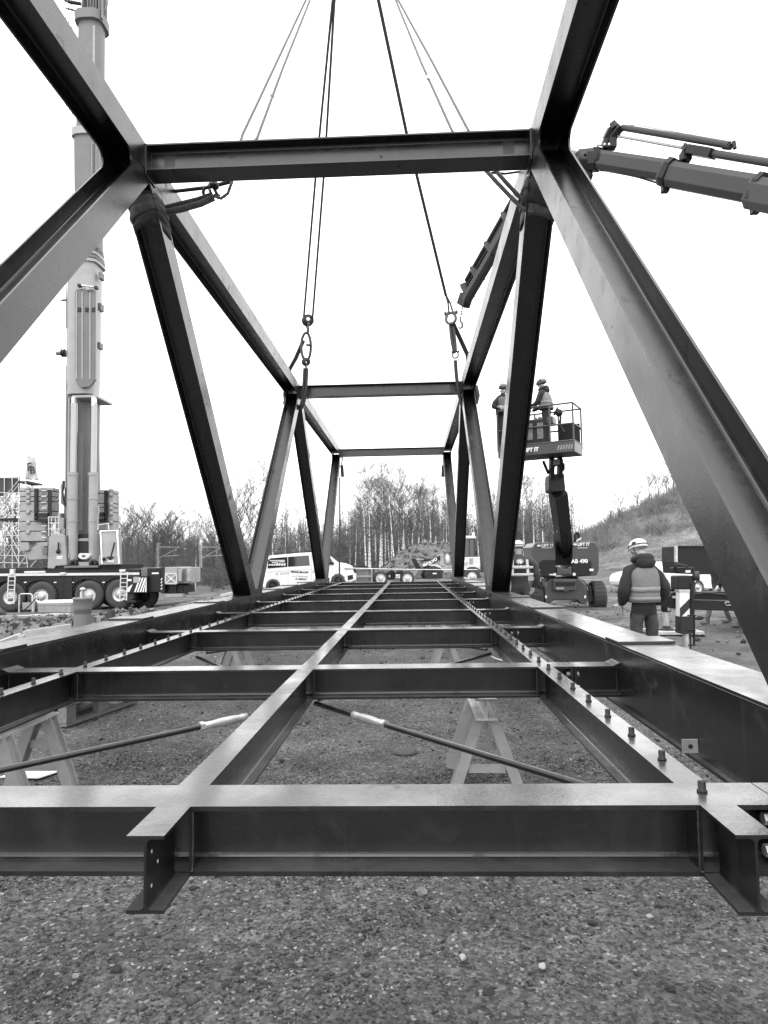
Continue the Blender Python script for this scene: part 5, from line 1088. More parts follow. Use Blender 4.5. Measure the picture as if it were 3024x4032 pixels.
# outrigger with striped post, beam and rear jack
OK_ = .2556
def op(x, y, Y): return at(2600+x*OK_, 2050+y*OK_, Y)
def oprism(name, poly, Ya, Yb, mat, parent=None, bevel=.005):
    P = [op(x, y, Ya) for x, y in poly]; n = len(P); mb = MB(); A = [Vector((p.x, Ya, p.z)) for p in P]; B = [Vector((p.x, Yb, p.z)) for p in P]
    mb.add(A+B, [tuple(range(n)), tuple(range(n, 2*n))[::-1]]+[(i, (i+1) % n, n+(i+1) % n, n+i) for i in range(n)]); return mb.build(name, mat, parent or lc, bevel=bevel)
def orect(name, x0, y0, x1, y1, Ya, Yb, mat, parent=None, bevel=.005): return oprism(name, [(x0, y0), (x1, y0), (x1, y1), (x0, y1)], Ya, Yb, mat, parent, bevel)
OY = 10.5
post = orect('outrigger_post', 300, 1065, 455, 1480, OY, OY+.16, WHITE); oprism('hazard_stripe', [(302, 1350), (453, 1200), (453, 1345), (330, 1476), (302, 1476)], OY-.004, OY-.001, BLACKT, post, 0)
orect('post_cap', 288, 1062, 460, 1102, OY-.01, OY+.17, GALV, post); orect('post_sleeve', 315, 1476, 512, 1745, OY-.02, OY+.2, BLACK); 
q = MB(); a = op(392, 1740, OY+.09); q.cyl(a, (a.x, a.y, .02), .048, 16); q.build('jack_leg', GALV, lc); q = MB(); q.cyl((a.x, a.y, .0), (a.x, a.y, .045), .22, 20); q.build('jack_foot', DARK, lc)
q = MB(); q.cyl(op(490, 965, OY), op(492, 1460, OY), .032, 12); q.build('side_tube', LIFT_D, lc); q = MB(); q.cyl(op(520, 1450, OY+.05), op(520, 1915, OY+.05), .016, 10); q.build('side_rod', LIFT_D, lc); q = MB(); q.cyl(op(455, 1740, OY+.1), op(462, 2010, OY+.1), .016, 8); q.build('side_rod', LIFT_D, lc)
for y in (1460, 1690, 1920): orect('rod_bracket', 425 if y < 1900 else 465, y-8, 556, y+8, OY-.03, OY+.06, LIFT_D)
q = MB(); q.tube([op(312, 1540, OY-.02), op(290, 1545, OY-.02), op(290, 1670, OY-.02), op(312, 1680, OY-.02)], .007, 6); q.build('grab_handle', DARK, lc)
orect('valve_head', 268, 850, 540, 1062, OY+.0, OY+.3, LIFT_D, None, .02); orect('valve_head', 230, 720, 525, 785, OY+.02, OY+.25, LIFT_D, None, .01)
q = MB(); c0 = op(505, 855, OY+.02); q.lathe([(0, 0), (.06, 0), (.07, .02), (.07, .08), (0, .08)], c0, (1, -.2, 0), 16); q.build('valve_drum', DKM, lc); orect('valve_plate', 392, 765, 466, 800, OY-.02, OY, WHITET, None, 0)
for i in range(4): q = MB(); q.tube([op(265+i*10, 800, OY), op(210+i*8, 760, OY-.03), op(215+i*14, 680, OY-.05), op(270+i*20, 655+i*12, OY-.03), op(400+i*10, 690+i*8, OY)], .012, 6); q.build('hydraulic_hose', DARK, lc)
oprism('outrigger_beam', [(140, 1165), (175, 1110), (290, 1100), (300, 1215), (1075, 1235), (1300, 1250), (1300, 1400), (1140, 1392), (510, 1372), (200, 1358), (165, 1280)], OY+.2, OY+.42, LIFT_D, None, .01)
oprism('beam_slide', [(185, 1162), (298, 1165), (298, 1200), (195, 1195)], OY+.18, OY+.2, OFFW, None, 0); q = MB(); q.tube([op(995, 1270, OY+.17), op(1010, 1255, OY+.17), op(1090, 1258, OY+.17), op(1110, 1300, OY+.17), op(1015, 1305, OY+.17)], .008, 6, closed=True); q.build('beam_handle', GALV, lc)
q = MB(); q.tube([op(510, 1140, OY+.1), op(640, 1122, OY+.1), op(740, 1118, OY+.1), op(860, 1132, OY+.1), op(1060, 1150, OY+.1)], .02, 8); q.build('hydraulic_hose', DARK, lc)
oprism('tool_locker', [(240, 398), (275, 390), (1010, 390), (1010, 828), (545, 828), (262, 815), (240, 640)], 12.5, 13.2, LIFT_D, None, .01); orect('locker_rail', 236, 395, 270, 640, 12.42, 12.5, GALV, None); orect('locker_trim', 275, 388, 1000, 400, 12.46, 12.5, DARK, None)
b0 = op(85, 1400, 14.7); q = MB(); q.cyl(b0, (b0.x, b0.y, .16), .065, 16); q.build('jack_leg', GALV, lc); q = MB(); q.lathe([(.07, .16), (.085, .13), (.15, .10), (.2, .085), (0, .085)], (b0.x, b0.y, 0), n=20); q.build('jack_foot', DARK, lc)
q = MB(); q.lathe([(.085, 0), (.1, .03), (.1, .3), (.08, .33)], op(90, 1405, 14.7), n=16); q.build('jack_sleeve', LIFT_D, lc); q = MB(); q.bar(op(130, 1180, 14.6), op(130, 1390, 14.6), .05, .05); q.build('jack_strut', CWGT, lc)
q = MB(); q.bar((b0.x, b0.y, b0.z+.3), (9.5, 12.6, b0.z+.35), .2, .22); q.build('outrigger_beam', LIFT_D, lc)
q = MB(); q.b2((b0.x-.36, b0.y-.38, .012), (b0.x+.62, b0.y+.4, .075)); tag(q.build('support_pad', M('pad_pale', .55, .6, var=.12), bevel=.008), 'square pale support pad under the rear outrigger jack', 'pad')
# truck body behind the frame edge that carries the crane
q = MB(); q.b2((8.6, 9.8, .9), (10.8, 17.5, 1.25)); q.build('truck_frame', LIFT_D, lc); q = MB(); q.cyl((9.4, 11.0, 1.2), (9.4, 11.0, 4.6), .3, 16); q.build('crane_column', DKM, lc); q = MB(); q.bar((9.4, 11.0, 4.5), zq(2880, 925), .4, .5); q.build('boom_root', DKM, lc)
for y in (11, 12.4, 16.4):
    wheel(lc, (8.55, y, .5), (-1,0,0), .5, .3, .55, 20, GALV, False); wheel(lc, (10.85, y, .5), (1,0,0), .5, .3, .55, 16, GALV, False)
# ------------------------------------------------------------------ lifting slings
def rope(mb, pts, r, n=7, twist=True):
    mb.tube(pts, r, n)
    if twist:                                           # raised strands
        pts = [Vector(p) for p in pts]; seg = [(pts[i+1]-pts[i]).length for i in range(len(pts)-1)]; tot = sum(seg); N = min(420, int(tot/(r*1.6)))
        for ph in (0, pi):
            out = []
            for i in range(N+1):
                s_ = tot*i/N; k = 0
                while k < len(seg)-1 and s_ > seg[k]: s_ -= seg[k]; k += 1
                p = pts[k].lerp(pts[k+1], min(1, s_/seg[k])); d = (pts[k+1]-pts[k]).normalized(); u = d.orthogonal().normalized(); w = d.cross(u)
                a = tot*i/N/(r*9)*2*pi+ph; out.append(p+(u*cos(a)+w*sin(a))*r*.55)
            mb.tube(out, r*.62, 4, cap=False)
    return mb
def bow_shackle(parent, c, down, side, s=.11, mat=SHACKLE):
    c = Vector(c); dn = Vector(down).normalized(); sd = Vector(side).normalized(); sd = (sd-dn*sd.dot(dn)).normalized(); mb = MB()
    pts = [c-sd*s*.55]+[c+dn*(s*.9)+(sd*-cos(a)+dn*sin(a))*s*.75 for a in [pi*k/10 for k in range(11)]]+[c+sd*s*.55]
    mb.tube(pts, s*.22, 8); b = mb.build('shackle_bow', mat, parent)
    mb = MB(); mb.tube([c-sd*s*.95, c+sd*s*1.05], s*.2, 10); mb.tube([c-sd*s*.95, c-sd*s*.78], s*.36, 8); mb.tube([c+sd*s*.8, c+sd*s*1.0], s*.3, 6, smooth=False); mb.build('shackle_pin', SHACKLE, b); return b
HL, HR = at(1338, -300, 12.4), at(1440, -240, 12.4)
# front left
fl = thing('rope_sling', 'pair of pale steel ropes rising from the front left top node', 'lifting sling', at(850, 755, 7.62), 'lifting slings of the bridge')
SH = at(846, 748, 7.62)
m1 = MB(); rope(m1, [HL+Vector((.05, 0, 0)), at(1195, 20, 10.2), at(1080, 265, 8.9), at(1012, 410, 8.35), at(955, 530, 7.9), at(935, 600, 7.72), at(922, 665, 7.62), at(912, 720, 7.58), at(897, 762, 7.57), at(870, 782, 7.58), at(845, 772, 7.6)], .017); m1.build('steel_rope', ROPE_L, fl)
m1 = MB(); rope(m1, [HL-Vector((.05, 0, 0)), at(1213, 20, 10.2), at(1115, 265, 8.9), at(1012, 545, 7.95), at(930, 640, 7.8), at(838, 700, 7.7), at(820, 735, 7.65), at(835, 770, 7.6)], .017); m1.build('steel_rope', ROPE_L, fl)
m1 = MB(); p = at(1072, 375, 8.6); m1.sphere(p, .035, 8, 6); m1.build('rope_clamp', GALV, fl)
bow_shackle(fl, SH, (SH-at(780, 780, 7.65))*-1, (.3, -.6, .6), .085)
def band(parent, pts, r, mat, flat=.5, closed=False, name='webbing'):
    mb = MB(); mb.tube(pts, r, 8, closed=closed, flat=flat); return mb.build(name, mat, parent)
def Tn(sx, dx, dy, dz): return Vector((sx*dx, 7.25+dy, dz))
def ribbon(parent, sx, zc, hgt, grow, tilt, mat, name='webbing', bulge=.018):
    """a flat band wound round the rear diagonal below the node"""
    mb = MB(); N = 30; J = 6; vs = []
    for j in range(J+1):
        t = j/J
        for i in range(N):
            a = 2*pi*i/N; e = .62; ca = math.copysign(abs(cos(a))**e, cos(a)); sa = math.copysign(abs(sin(a))**e, sin(a))
            z = zc+(t-.5)*hgt+tilt*ca*-sx+.012*sin(2*a+zc*30); k = grow+bulge*sin(pi*t)+.006*sin(5*a+j*1.3+zc*40)
            vs.append(Vector((sx*2.2425+(.166+k)*ca, 7.25+(6.035-z)*1.0+(.212+k)*sa, z)))
    mb.add(vs, [(j*N+i, j*N+(i+1) % N, (j+1)*N+(i+1) % N, (j+1)*N+i) for j in range(J) for i in range(N)], True); o = mb.build(name, mat, parent); s_ = o.modifiers.new('thick', 'SOLIDIFY'); s_.thickness = .008; return o
def leg(parent, pts, r, mat): return band(parent, pts, r, mat, .55)
def inner(x, y, Y): return at(x, y, Y)
wl = thing('round_sling', 'dark worn webbing sling wrapped round the front left top node', 'sling', Tn(-1, 2.1, .3, 5.45), 'webbing slings at the top nodes')
ribbon(wl, -1, 5.62, .28, .010, .01, WEB_D, 'protective_sleeve', .008)
ribbon(wl, -1, 5.70, .075, .016, .03, WEB, bulge=.016); ribbon(wl, -1, 5.625, .085, .022, .06, WEB, bulge=.018); ribbon(wl, -1, 5.545, .075, .016, .05, WEB_D, bulge=.016)
leg(wl, [at(838, 765, 7.62), at(780, 785, 7.62), at(720, 800, 7.64), at(660, 815, 7.68), at(625, 822, 7.72)], .040, WEB); leg(wl, [at(842, 778, 7.62), at(790, 802, 7.60), at(720, 822, 7.62), at(660, 835, 7.66), at(610, 842, 7.72)], .055, WEB)
leg(wl, [at(915, 714, 7.95), at(820, 738, 8.0), at(700, 752, 8.05), at(640, 756, 8.1)], .032, WEB_D)
mb = MB(); mb.lathe([(.0, 0), (.05, .0), (.05, .035), (.03, .06), (0, .06)], SH+Vector((.0, -.02, .02)), (.4, -.7, .5), 14); mb.build('shackle_nut', BLACKT, fl)
# front right
fr = thing('rope_sling', 'pair of pale steel ropes running down to the front right top node', 'lifting sling', at(2060, 760, 7.6), 'lifting slings of the bridge')
m1 = MB(); rope(m1, [HR+Vector((.02, 0, 0)), at(1558, 0, 10.2), at(1660, 250, 8.9), at(1780, 515, 7.95), at(1900, 660, 7.75)], .017); m1.build('steel_rope', ROPE_L, fr)
m1 = MB(); rope(m1, [HR+Vector((.07, 0, 0)), at(1568, 0, 10.2), at(1700, 240, 8.9), at(1845, 515, 7.95), at(1930, 640, 7.75)], .017); m1.build('steel_rope', ROPE_L, fr)
m1 = MB(); p = at(1684, 305, 8.6); m1.sphere(p, .022, 8, 6, (1, 1, 1.6)); m1.build('rope_clamp', GALV, fr)
wr = thing('round_sling', 'pale and dark webbing sling wrapped round the front right top node', 'sling', Tn(1, 2.1, .3, 5.45), 'webbing slings at the top nodes')
ribbon(wr, 1, 5.62, .34, .010, .02, WEB, 'protective_sleeve', .008)
ribbon(wr, 1, 5.68, .09, .018, .05, WEB, bulge=.018); ribbon(wr, 1, 5.58, .10, .022, .06, WEB_D, bulge=.02)
leg(wr, [at(1895, 650, 7.75), at(1960, 722, 7.68), at(2020, 785, 7.62), at(2060, 822, 7.6), at(2100, 838, 7.6)], .044, WEB); leg(wr, [at(1925, 640, 7.75), at(1990, 715, 7.68), at(2040, 770, 7.62), at(2080, 795, 7.6)], .044, WEB)
leg(wr, [at(1935, 680, 8.0), at(1990, 684, 8.05), at(2045, 676, 8.1)], .02, WEB_D)
# rear left: ropes, sheave shackle, link, shackle, webbing
rl_ = thing('rope_sling', 'pair of dark steel ropes with shackles and link ring to the rear left top node', 'lifting sling', at(1205, 1430, 17.4), 'lifting slings of the bridge')
C1 = at(1212, 1262, 17.3); C2 = at(1205, 1425, 17.4)
for dx, (x1, x2) in enumerate(((1195, 1308), (1230, 1316))):
    m1 = MB(); rope(m1, [at(x1, 1262, 17.3), at((x1+x2)/2-4+dx*10, 640, 14.9), at(x2, 20, 13.0), HL+Vector((.02*dx, .1, 0))], .027, twist=False); m1.build('steel_rope', ROPE_D, rl_)
m1 = MB(); m1.lathe([(.04, -.09), (.14, -.09), (.15, -.06), (.10, -.03), (.10, .03), (.15, .06), (.14, .09), (.04, .09)], C1, (.35, -.9, -.1), 18); m1.build('sheave', DARK, rl_)
m1 = MB(); m1.cyl(C1+Vector((.03, -.14, -.01)), C1+Vector((-.03, .12, 0)), .05, 10); m1.build('sheave_pin', GALV, rl_); bow_shackle(rl_, C1+Vector((0, 0, -.12)), (0, 0, -1), (.3, -.9, 0), .12)
pts = [at(1206+18*cos(a)*(1 if cos(a) > 0 else 1.1), 1365+55*sin(a), 17.35) for a in [2*pi*k/18 for k in range(18)]]; m1 = MB(); m1.tube(pts, .036, 8, closed=True); m1.build('link_ring', ROPE_D, rl_)
m1 = MB(); m1.lathe([(.03, -.07), (.10, -.07), (.11, -.04), (.07, -.02), (.07, .02), (.11, .04), (.10, .07), (.03, .07)], C2, (.35, -.9, -.1), 16); m1.build('sheave', DARK, rl_); bow_shackle(rl_, C2+Vector((0, 0, -.06)), (0, 0, -1), (.3, -.9, 0), .08)
m1 = MB(); m1.cyl(at(1222, 1360, 17.2), at(1208, 1358, 17.3), .03, 8); m1.build('link_pin', DARK, rl_)
wb = thing('round_sling', 'dark webbing strop hanging over the rear left top node', 'sling', at(1185, 1600, 17.5), 'webbing slings at the top nodes')
for xs_ in ((1199, 1195, 1193, 1186, 1178), (1210, 1206, 1199, 1192, 1184)): band(wb, [at(xs_[0], 1452, 17.42), at(xs_[1], 1520, 17.40), at(xs_[2], 1575, 17.40), at(xs_[3], 1600, 17.40), at(xs_[4], 1612, 17.42)], .075, WEB_D, .5)
band(wb, [(-2.02, 17.35, 5.62), (-2.2, 17.25, 5.50), (-2.42, 17.3, 5.6), (-2.50, 17.6, 5.95), (-2.47, 17.75, 6.28), (-2.2, 17.8, 6.32)], .06, WEB_D, .5); band(wb, [at(1195, 1340, 17.4), at(1165, 1410, 17.5), at(1140, 1455, 17.7), (-2.45, 18.0, 6.2), (-2.48, 17.6, 5.7)], .075, WEB_D, .5)
# rear right
rr = thing('rope_sling', 'single dark steel rope with shackle and rope link to the rear right top node', 'lifting sling', at(1795, 1400, 17.3), 'lifting slings of the bridge')
m1 = MB(); rope(m1, [HR+Vector((0, .1, 0)), at(1490, 0, 13.0), at(1600, 520, 14.6), at(1756, 1165, 17.1)], .038, twist=False); m1.build('steel_rope', ROPE_D, rr)
for x in (1768, 1786): m1 = MB(); rope(m1, [at(1755, 1160, 17.1), at((1755+x)/2+3, 1195, 17.12), at(x, 1240, 17.15)], .024, twist=False); m1.build('rope_eye', ROPE_D, rr)
S1 = at(1775, 1232, 17.15); bow_shackle(rr, S1, (0, 0, -1), (.95, -.3, 0), .17); S2 = at(1793, 1385, 17.3)
pts = [at(1776+6*cos(a)+17*(sin(a)+1)/2*.9, 1330+58*sin(a), 17.25) for a in [2*pi*k/16 for k in range(16)]]; m1 = MB(); m1.tube(pts, .042, 8, closed=True); m1.build('rope_link', ROPE_D, rr); bow_shackle(rr, S2, (0, 0, -1), (.95, -.3, 0), .10)
wc = thing('round_sling', 'dark webbing strop hanging over the rear right top node', 'sling', at(1815, 1600, 17.5), 'webbing slings at the top nodes')
band(wc, [at(1793, 1420, 17.35), at(1797, 1480, 17.38), at(1806, 1540, 17.40), at(1815, 1580, 17.42), at(1820, 1600, 17.45)], .095, WEB_D, .5); band(wc, [at(1782, 1270, 17.2), at(1810, 1330, 17.6), at(1842, 1400, 18.0), (2.35, 18.1, 6.25), (2.5, 17.9, 6.1), (2.5, 17.5, 5.75), (2.44, 17.4, 5.55)], .065, WEB_D, .5)
# straps hanging at the third node
for sx, x, l in ((-1, 1347, 'short dark strap hanging below the far left top node'), (1, 1745, 'short dark strap hanging below the far right top node')):
    mb = MB(); p = at(x, 1835, 27.8); mb.bar(at(x-1*sx, 1800, 27.8), at(x+2*sx, 1838, 27.8), .05, .06, (0,1,0)); mb.bar(at(x+1*sx, 1832, 27.8), at(x-2*sx, 1878, 27.8), .13, .05, (0,1,0)); tag(mb.build('strap', WEB_D), l, 'strap', 'straps at the far nodes')
mb = MB(); mb.tube([at(1338, 1880, 27.8), at(1338, 2100, 27.6), at(1336, 2296, 27.5)], .035, 6); tag(mb.build('tag_line', ROPE_D), 'thin dark tag line hanging from the far left node in front of the van', 'rope')
# ------------------------------------------------------------------ trestles under the deck
def trestle(cx, y0, label, zt=.66, w=.29):
    t = local('trestle', label, 'trestle', 'steel trestles under the deck')
    mb = MB(); mb.hbeam((0, -.05, zt-.075), (0, .75, zt-.075), (0,0,1), .145, .145, .013, .010, .012); mb.build('top_rail', TRESTLE_L, t)
    for yy in (.06, .62):
        for sx in (-1, 1):
            mb = MB(); mb.hbeam((sx*.05, yy, zt-.15), (sx*w*.78, yy, .012), (0,1,0), .072, .10, .009, .007, .008); mb.build('leg', TRESTLE, t)
        for z in (.17, .33):
            if z > .3 and yy < .1: continue
            h = w*.78*(1-z/(zt-.15))+.05*(z/(zt-.15)); mb = MB(); mb.b2((-h+.04, yy-.03, z-.03), (h-.04, yy-.022, z+.03)); mb.build('cross_bar', TRESTLE, t)
    mb = MB(); mb.b2((-.11, -.02, zt-.004), (-.05, .3, .699)); mb.build('packing_block', DARK, t)
    t.location = (cx, y0, 0); return t
trestle(1.215, 4.88, 'grey steel trestle under the right half of the second cross beam'); trestle(-2.0, 4.42, 'grey steel trestle at the left picture edge under the left stringer')
trestle(1.17, 9.3, 'far grey steel trestle under the right side of the deck'); trestle(-1.77, 9.3, 'far grey steel trestle under the left side of the deck'); trestle(1.2, 14.4, 'farthest trestle glimpsed through the deck on the right'); trestle(-1.7, 14.4, 'farthest trestle glimpsed through the deck on the left')
# pallet
pal = local('pallet', 'dark weathered wooden pallet lying behind the left trestle', 'pallet')
for i in range(6):
    mb = MB(); mb.b2((-.6, -.4+i*.15, .125), (.6, -.4+i*.15+.13, .145)); mb.build('deck_board', WOOD, pal, bevel=.003)
for y in (-.36, .0, .36):
    for x in (-.53, 0, .53): mb = MB(); mb.b2((x-.07, y-.05, .024), (x+.07, y+.05, .122)); mb.build('block', WOOD, pal)
    mb = MB(); mb.b2((-.6, y-.05, .002), (.6, y+.05, .022)); mb.build('bottom_board', WOOD, pal)
pal.location = (-3.02, 7.55, 0.01); pal.rotation_euler = (0, 0, radians(78)); pal.scale = (1, 1, 1.55)
mb = MB(); mb.add([(-2.46, 5.28, .012), (-2.12, 5.22, .02), (-2.02, 5.5, .012), (-2.3, 5.62, .03), (-2.46, 5.28, .016), (-2.12, 5.22, .024), (-2.02, 5.5, .016), (-2.3, 5.62, .034)], [(0,1,2,3),(4,5,6,7),(0,1,5,4),(1,2,6,5),(2,3,7,6),(3,0,4,7)]); tag(mb.build('paper_sheet', WHITET), 'crumpled white sheet lying behind the left trestle legs', 'litter')
# flat ring on the gravel, cable, loose stones
mb = MB(); mb.lathe([(.02, .012), (.03, .018), (.085, .02), (.098, .012), (.1, 0)], (.637, 5.93, .006), n=24); mb.lathe([(0, .019), (.025, .022), (.03, .018)], (.637, 5.93, .006), n=16); tag(mb.build('metal_disc', M('rusty_disc', .08, .7, var=.3)), 'flat round metal disc lying on the gravel below the deck', 'disc')
mb = MB(); mb.tube([atz(1868, 2548, .02), atz(1885, 2566, .02), atz(1910, 2576, .02), atz(1950, 2592, .03), atz(1975, 2600, .05)], .012, 6); tag(mb.build('cable', WHITET), 'pale cable lying on the ground near the right stringer', 'cable')
for i, (x, y, s_) in enumerate(((1110, 3000, .045), (1240, 3545, .03), (1660, 3520, .06), (1920, 3915, .05), (2130, 3780, .045), (700, 3505, .045), (2330, 3640, .05), (2320, 3500, .06), (1180, 3795, .035), (560, 3740, .03), (420, 3500, .04), (300, 3850, .035), (2640, 3900, .04), (930, 3860, .03))):
    p = atz(x, y, 0); mb = MB(); rnd = random.Random(i); mb.sphere(p+Vector((0, 0, s_*.14)), s_*.5, 7, 4, (1, rnd.uniform(.6, .9), rnd.uniform(.4, .65)))
    mb.v = [v+Vector((rnd.uniform(-1, 1), rnd.uniform(-1, 1), rnd.uniform(-1, 1)))*s_*.13 for v in mb.v]; mb.sm = [False]*len(mb.sm)
    tag(mb.build('stone', (ST_D, ST_M, ST_L)[i % 3]), 'loose angular stone larger than the gravel around it', 'stone', 'larger stones on the gravel')
for i, (x, y, s_) in enumerate(((1822, 3776, .02), (2136, 3810, .018), (2556, 3615, .026), (1010, 3310, .015))):
    p = atz(x, y, .012); rnd = random.Random(40+i); mb = MB(); n = 7; P = [p+Vector((cos(2*pi*k/n)*s_*rnd.uniform(.5, 1), sin(2*pi*k/n)*s_*rnd.uniform(.5, 1), rnd.uniform(0, .012))) for k in range(n)]
    mb.add(P+[q+Vector((0, 0, .004)) for q in P], [tuple(range(n))[::-1], tuple(range(n, 2*n))]+[(k, (k+1) % n, n+(k+1) % n, n+k) for k in range(n)]); tag(mb.build('litter_scrap', ST_W), ('white scrap lying centre front on the gravel', 'ragged white scrap front right on the gravel', 'largest pale scrap under the right stringer stub', 'small white scrap under the front beam')[i], 'litter', 'white scraps on the gravel')
# thin twigs on the gravel
for i, (x0, y0, x1, y1) in enumerate(((600, 3690, 830, 3560), (530, 3000, 640, 2950))):
    a, b = atz(x0, y0, .012), atz(x1, y1, .02); mb = MB(); mb.tube([a, a.lerp(b, .4)+Vector((.03, .02, .01)), b], [.004, .003, .0015], 5)
    for k in range(4): t = .3+.15*k; c_ = a.lerp(b, t); mb.tube([c_, c_+Vector((.06*(-1)**k, .07, .015))], [.002, .001], 4)
    tag(mb.build('twig', BARK), ('thin dry twig beside the centre stringer stub', 'thin dry twig behind the front beam on the left')[i], 'twig')

# ------------------------------------------------------------------ weld beads and touched-up paint at the joints
TOUCH = M('touched_up_paint', .035, .42, var=.3, scale=20, bump=.2, bscale=90); WELD = M('weld_bead', .05, .35, .3, var=.3, scale=40)
def bead(pts, r=.006):
    mb = MB(); P = []
    for a, b in zip(pts[:-1], pts[1:]):
        a, b = Vector(a), Vector(b); n = max(2, int((b-a).length/.012)); P += [a.lerp(b, k/n)+Vector((random.uniform(-1, 1), random.uniform(-1, 1), random.uniform(-1, 1)))*.0012 for k in range(n)]
    P.append(Vector(pts[-1])); mb.tube(P, [r*random.uniform(.85, 1.2) for _ in P], 5); return mb.build('weld_bead', WELD, bridge)
for t in (1, 2):
    for sx in (-1, 1):
        x = sx*(XI-.013); y0, y1 = YT[t]-.142, YT[t]+.142; zb, zt2 = 5.882, 6.175
        bead([(x, y0, zb+.016), (x, YT[t]-.006, zb+.018), (x, YT[t]-.006, zt2-.018), (x, y0, zt2-.016)]); bead([(x, y0, zb-.002), (x, y1, zb-.002)]); bead([(x, y0-.002, zt2), (x, y0-.002, zt2-.016)])
        xa, xb = sx*(XI-.16), sx*(XI-.28)
        mb = MB(); mb.b2((xa, YT[t]-.0058, zb+.045), (xb, YT[t]-.0050, zt2-.045)); mb.build('touch_up_patch', TOUCH, bridge); mb = MB(); mb.b2((xa, y0+.002, zb-.0012), (xb, y1-.002, zb-.0004)); mb.build('touch_up_patch', TOUCH, bridge)
for i, y in enumerate(beamY[:4]):
    for xs in (XL, 0.0, XR):
        for q in (-1, 1): bead([(xs+q*.0515, y-.002, DZ-.186), (xs+q*.0575, y+.004, DZ-.186), (xs+q*.0575, y+.004, DZ-.0155)], .0035)
    for sx in (-1, 1): bead([(sx*2.079, y+.002, DZ-.186), (sx*2.079, y+BW/2-.006, DZ-.184), (sx*2.079, y+BW/2-.006, DZ-.02), (sx*2.079, y+.002, DZ-.016)], .006)
for sx in (-1, 1):
    for bq in (1, 2): bead([(sx*(XI-.0045), YB[bq]-.47, CH_T+.006), (sx*(XI-.0045), YB[bq]-.47, CH_B+.03)], .004); bead([(sx*(XI-.0045), YB[bq]+.47, CH_T+.006), (sx*(XI-.0045), YB[bq]+.47, CH_B+.03)], .004)
# ------------------------------------------------------------------ people: one skinned body each, clothes and helmet as parts
def skin_mesh(joints, bones, root):
    """joints: name -> (pos, rx, ry); bones: pairs"""
    names = list(joints); idx = {n: i for i, n in enumerate(names)}
    me = bpy.data.meshes.new('tmp'); me.from_pydata([joints[n][0] for n in names], [(idx[a], idx[b]) for a, b in bones], []); ob = bpy.data.objects.new('tmp', me); COL.objects.link(ob)
    sk = ob.modifiers.new('skin', 'SKIN'); sk.use_smooth_shade = True; sk.branch_smoothing = .6
    lay = me.skin_vertices[0].data
    for n in names: lay[idx[n]].radius = joints[n][1:3]; lay[idx[n]].use_root = (n == root)
    sd = ob.modifiers.new('sub', 'SUBSURF'); sd.levels = 2; sd.render_levels = 2
    bpy.context.view_layer.update(); dg = bpy.context.evaluated_depsgraph_get()
    out = bpy.data.meshes.new_from_object(ob.evaluated_get(dg)); bpy.data.objects.remove(ob); bpy.data.meshes.remove(me); return out
def hand(parent, p, d, up, mat, s=1.0, curl=.9):
    """palm and five bent fingers, d: along the hand, up: back of the hand"""
    p, d, up = Vector(p), Vector(d).normalized(), Vector(up).normalized(); up = (up-d*up.dot(d)).normalized(); sd = d.cross(up); mb = MB()
    mb.tube([p-d*.02, p+d*.03*s, p+d*.085*s], [.026*s, .036*s, .036*s], 8, flat=.62)
    for k, (o_, l) in enumerate(((-.030, .070), (-.010, .080), (.010, .074), (.028, .058))):
        a = p+d*.08*s+sd*o_*s; b = a+(d*cos(.3)-up*sin(.3))*l*.4*s; c_ = b+(d*cos(curl)-up*sin(curl))*l*.35*s; e = c_+(d*cos(curl*1.9)-up*sin(curl*1.9))*l*.3*s
        mb.tube([a, b, c_, e], [.0105*s, .0095*s, .009*s, .007*s], 6)
    a = p+d*.02*s-sd*.03*s; b = a+(d*.6-sd*.7)*.035*s; c_ = b+(d*.8-up*.4)*.03*s; mb.tube([a, b, c_], [.012*s, .011*s, .009*s], 6)
    return mb.build('hand', mat, parent, off=(0,0,0))
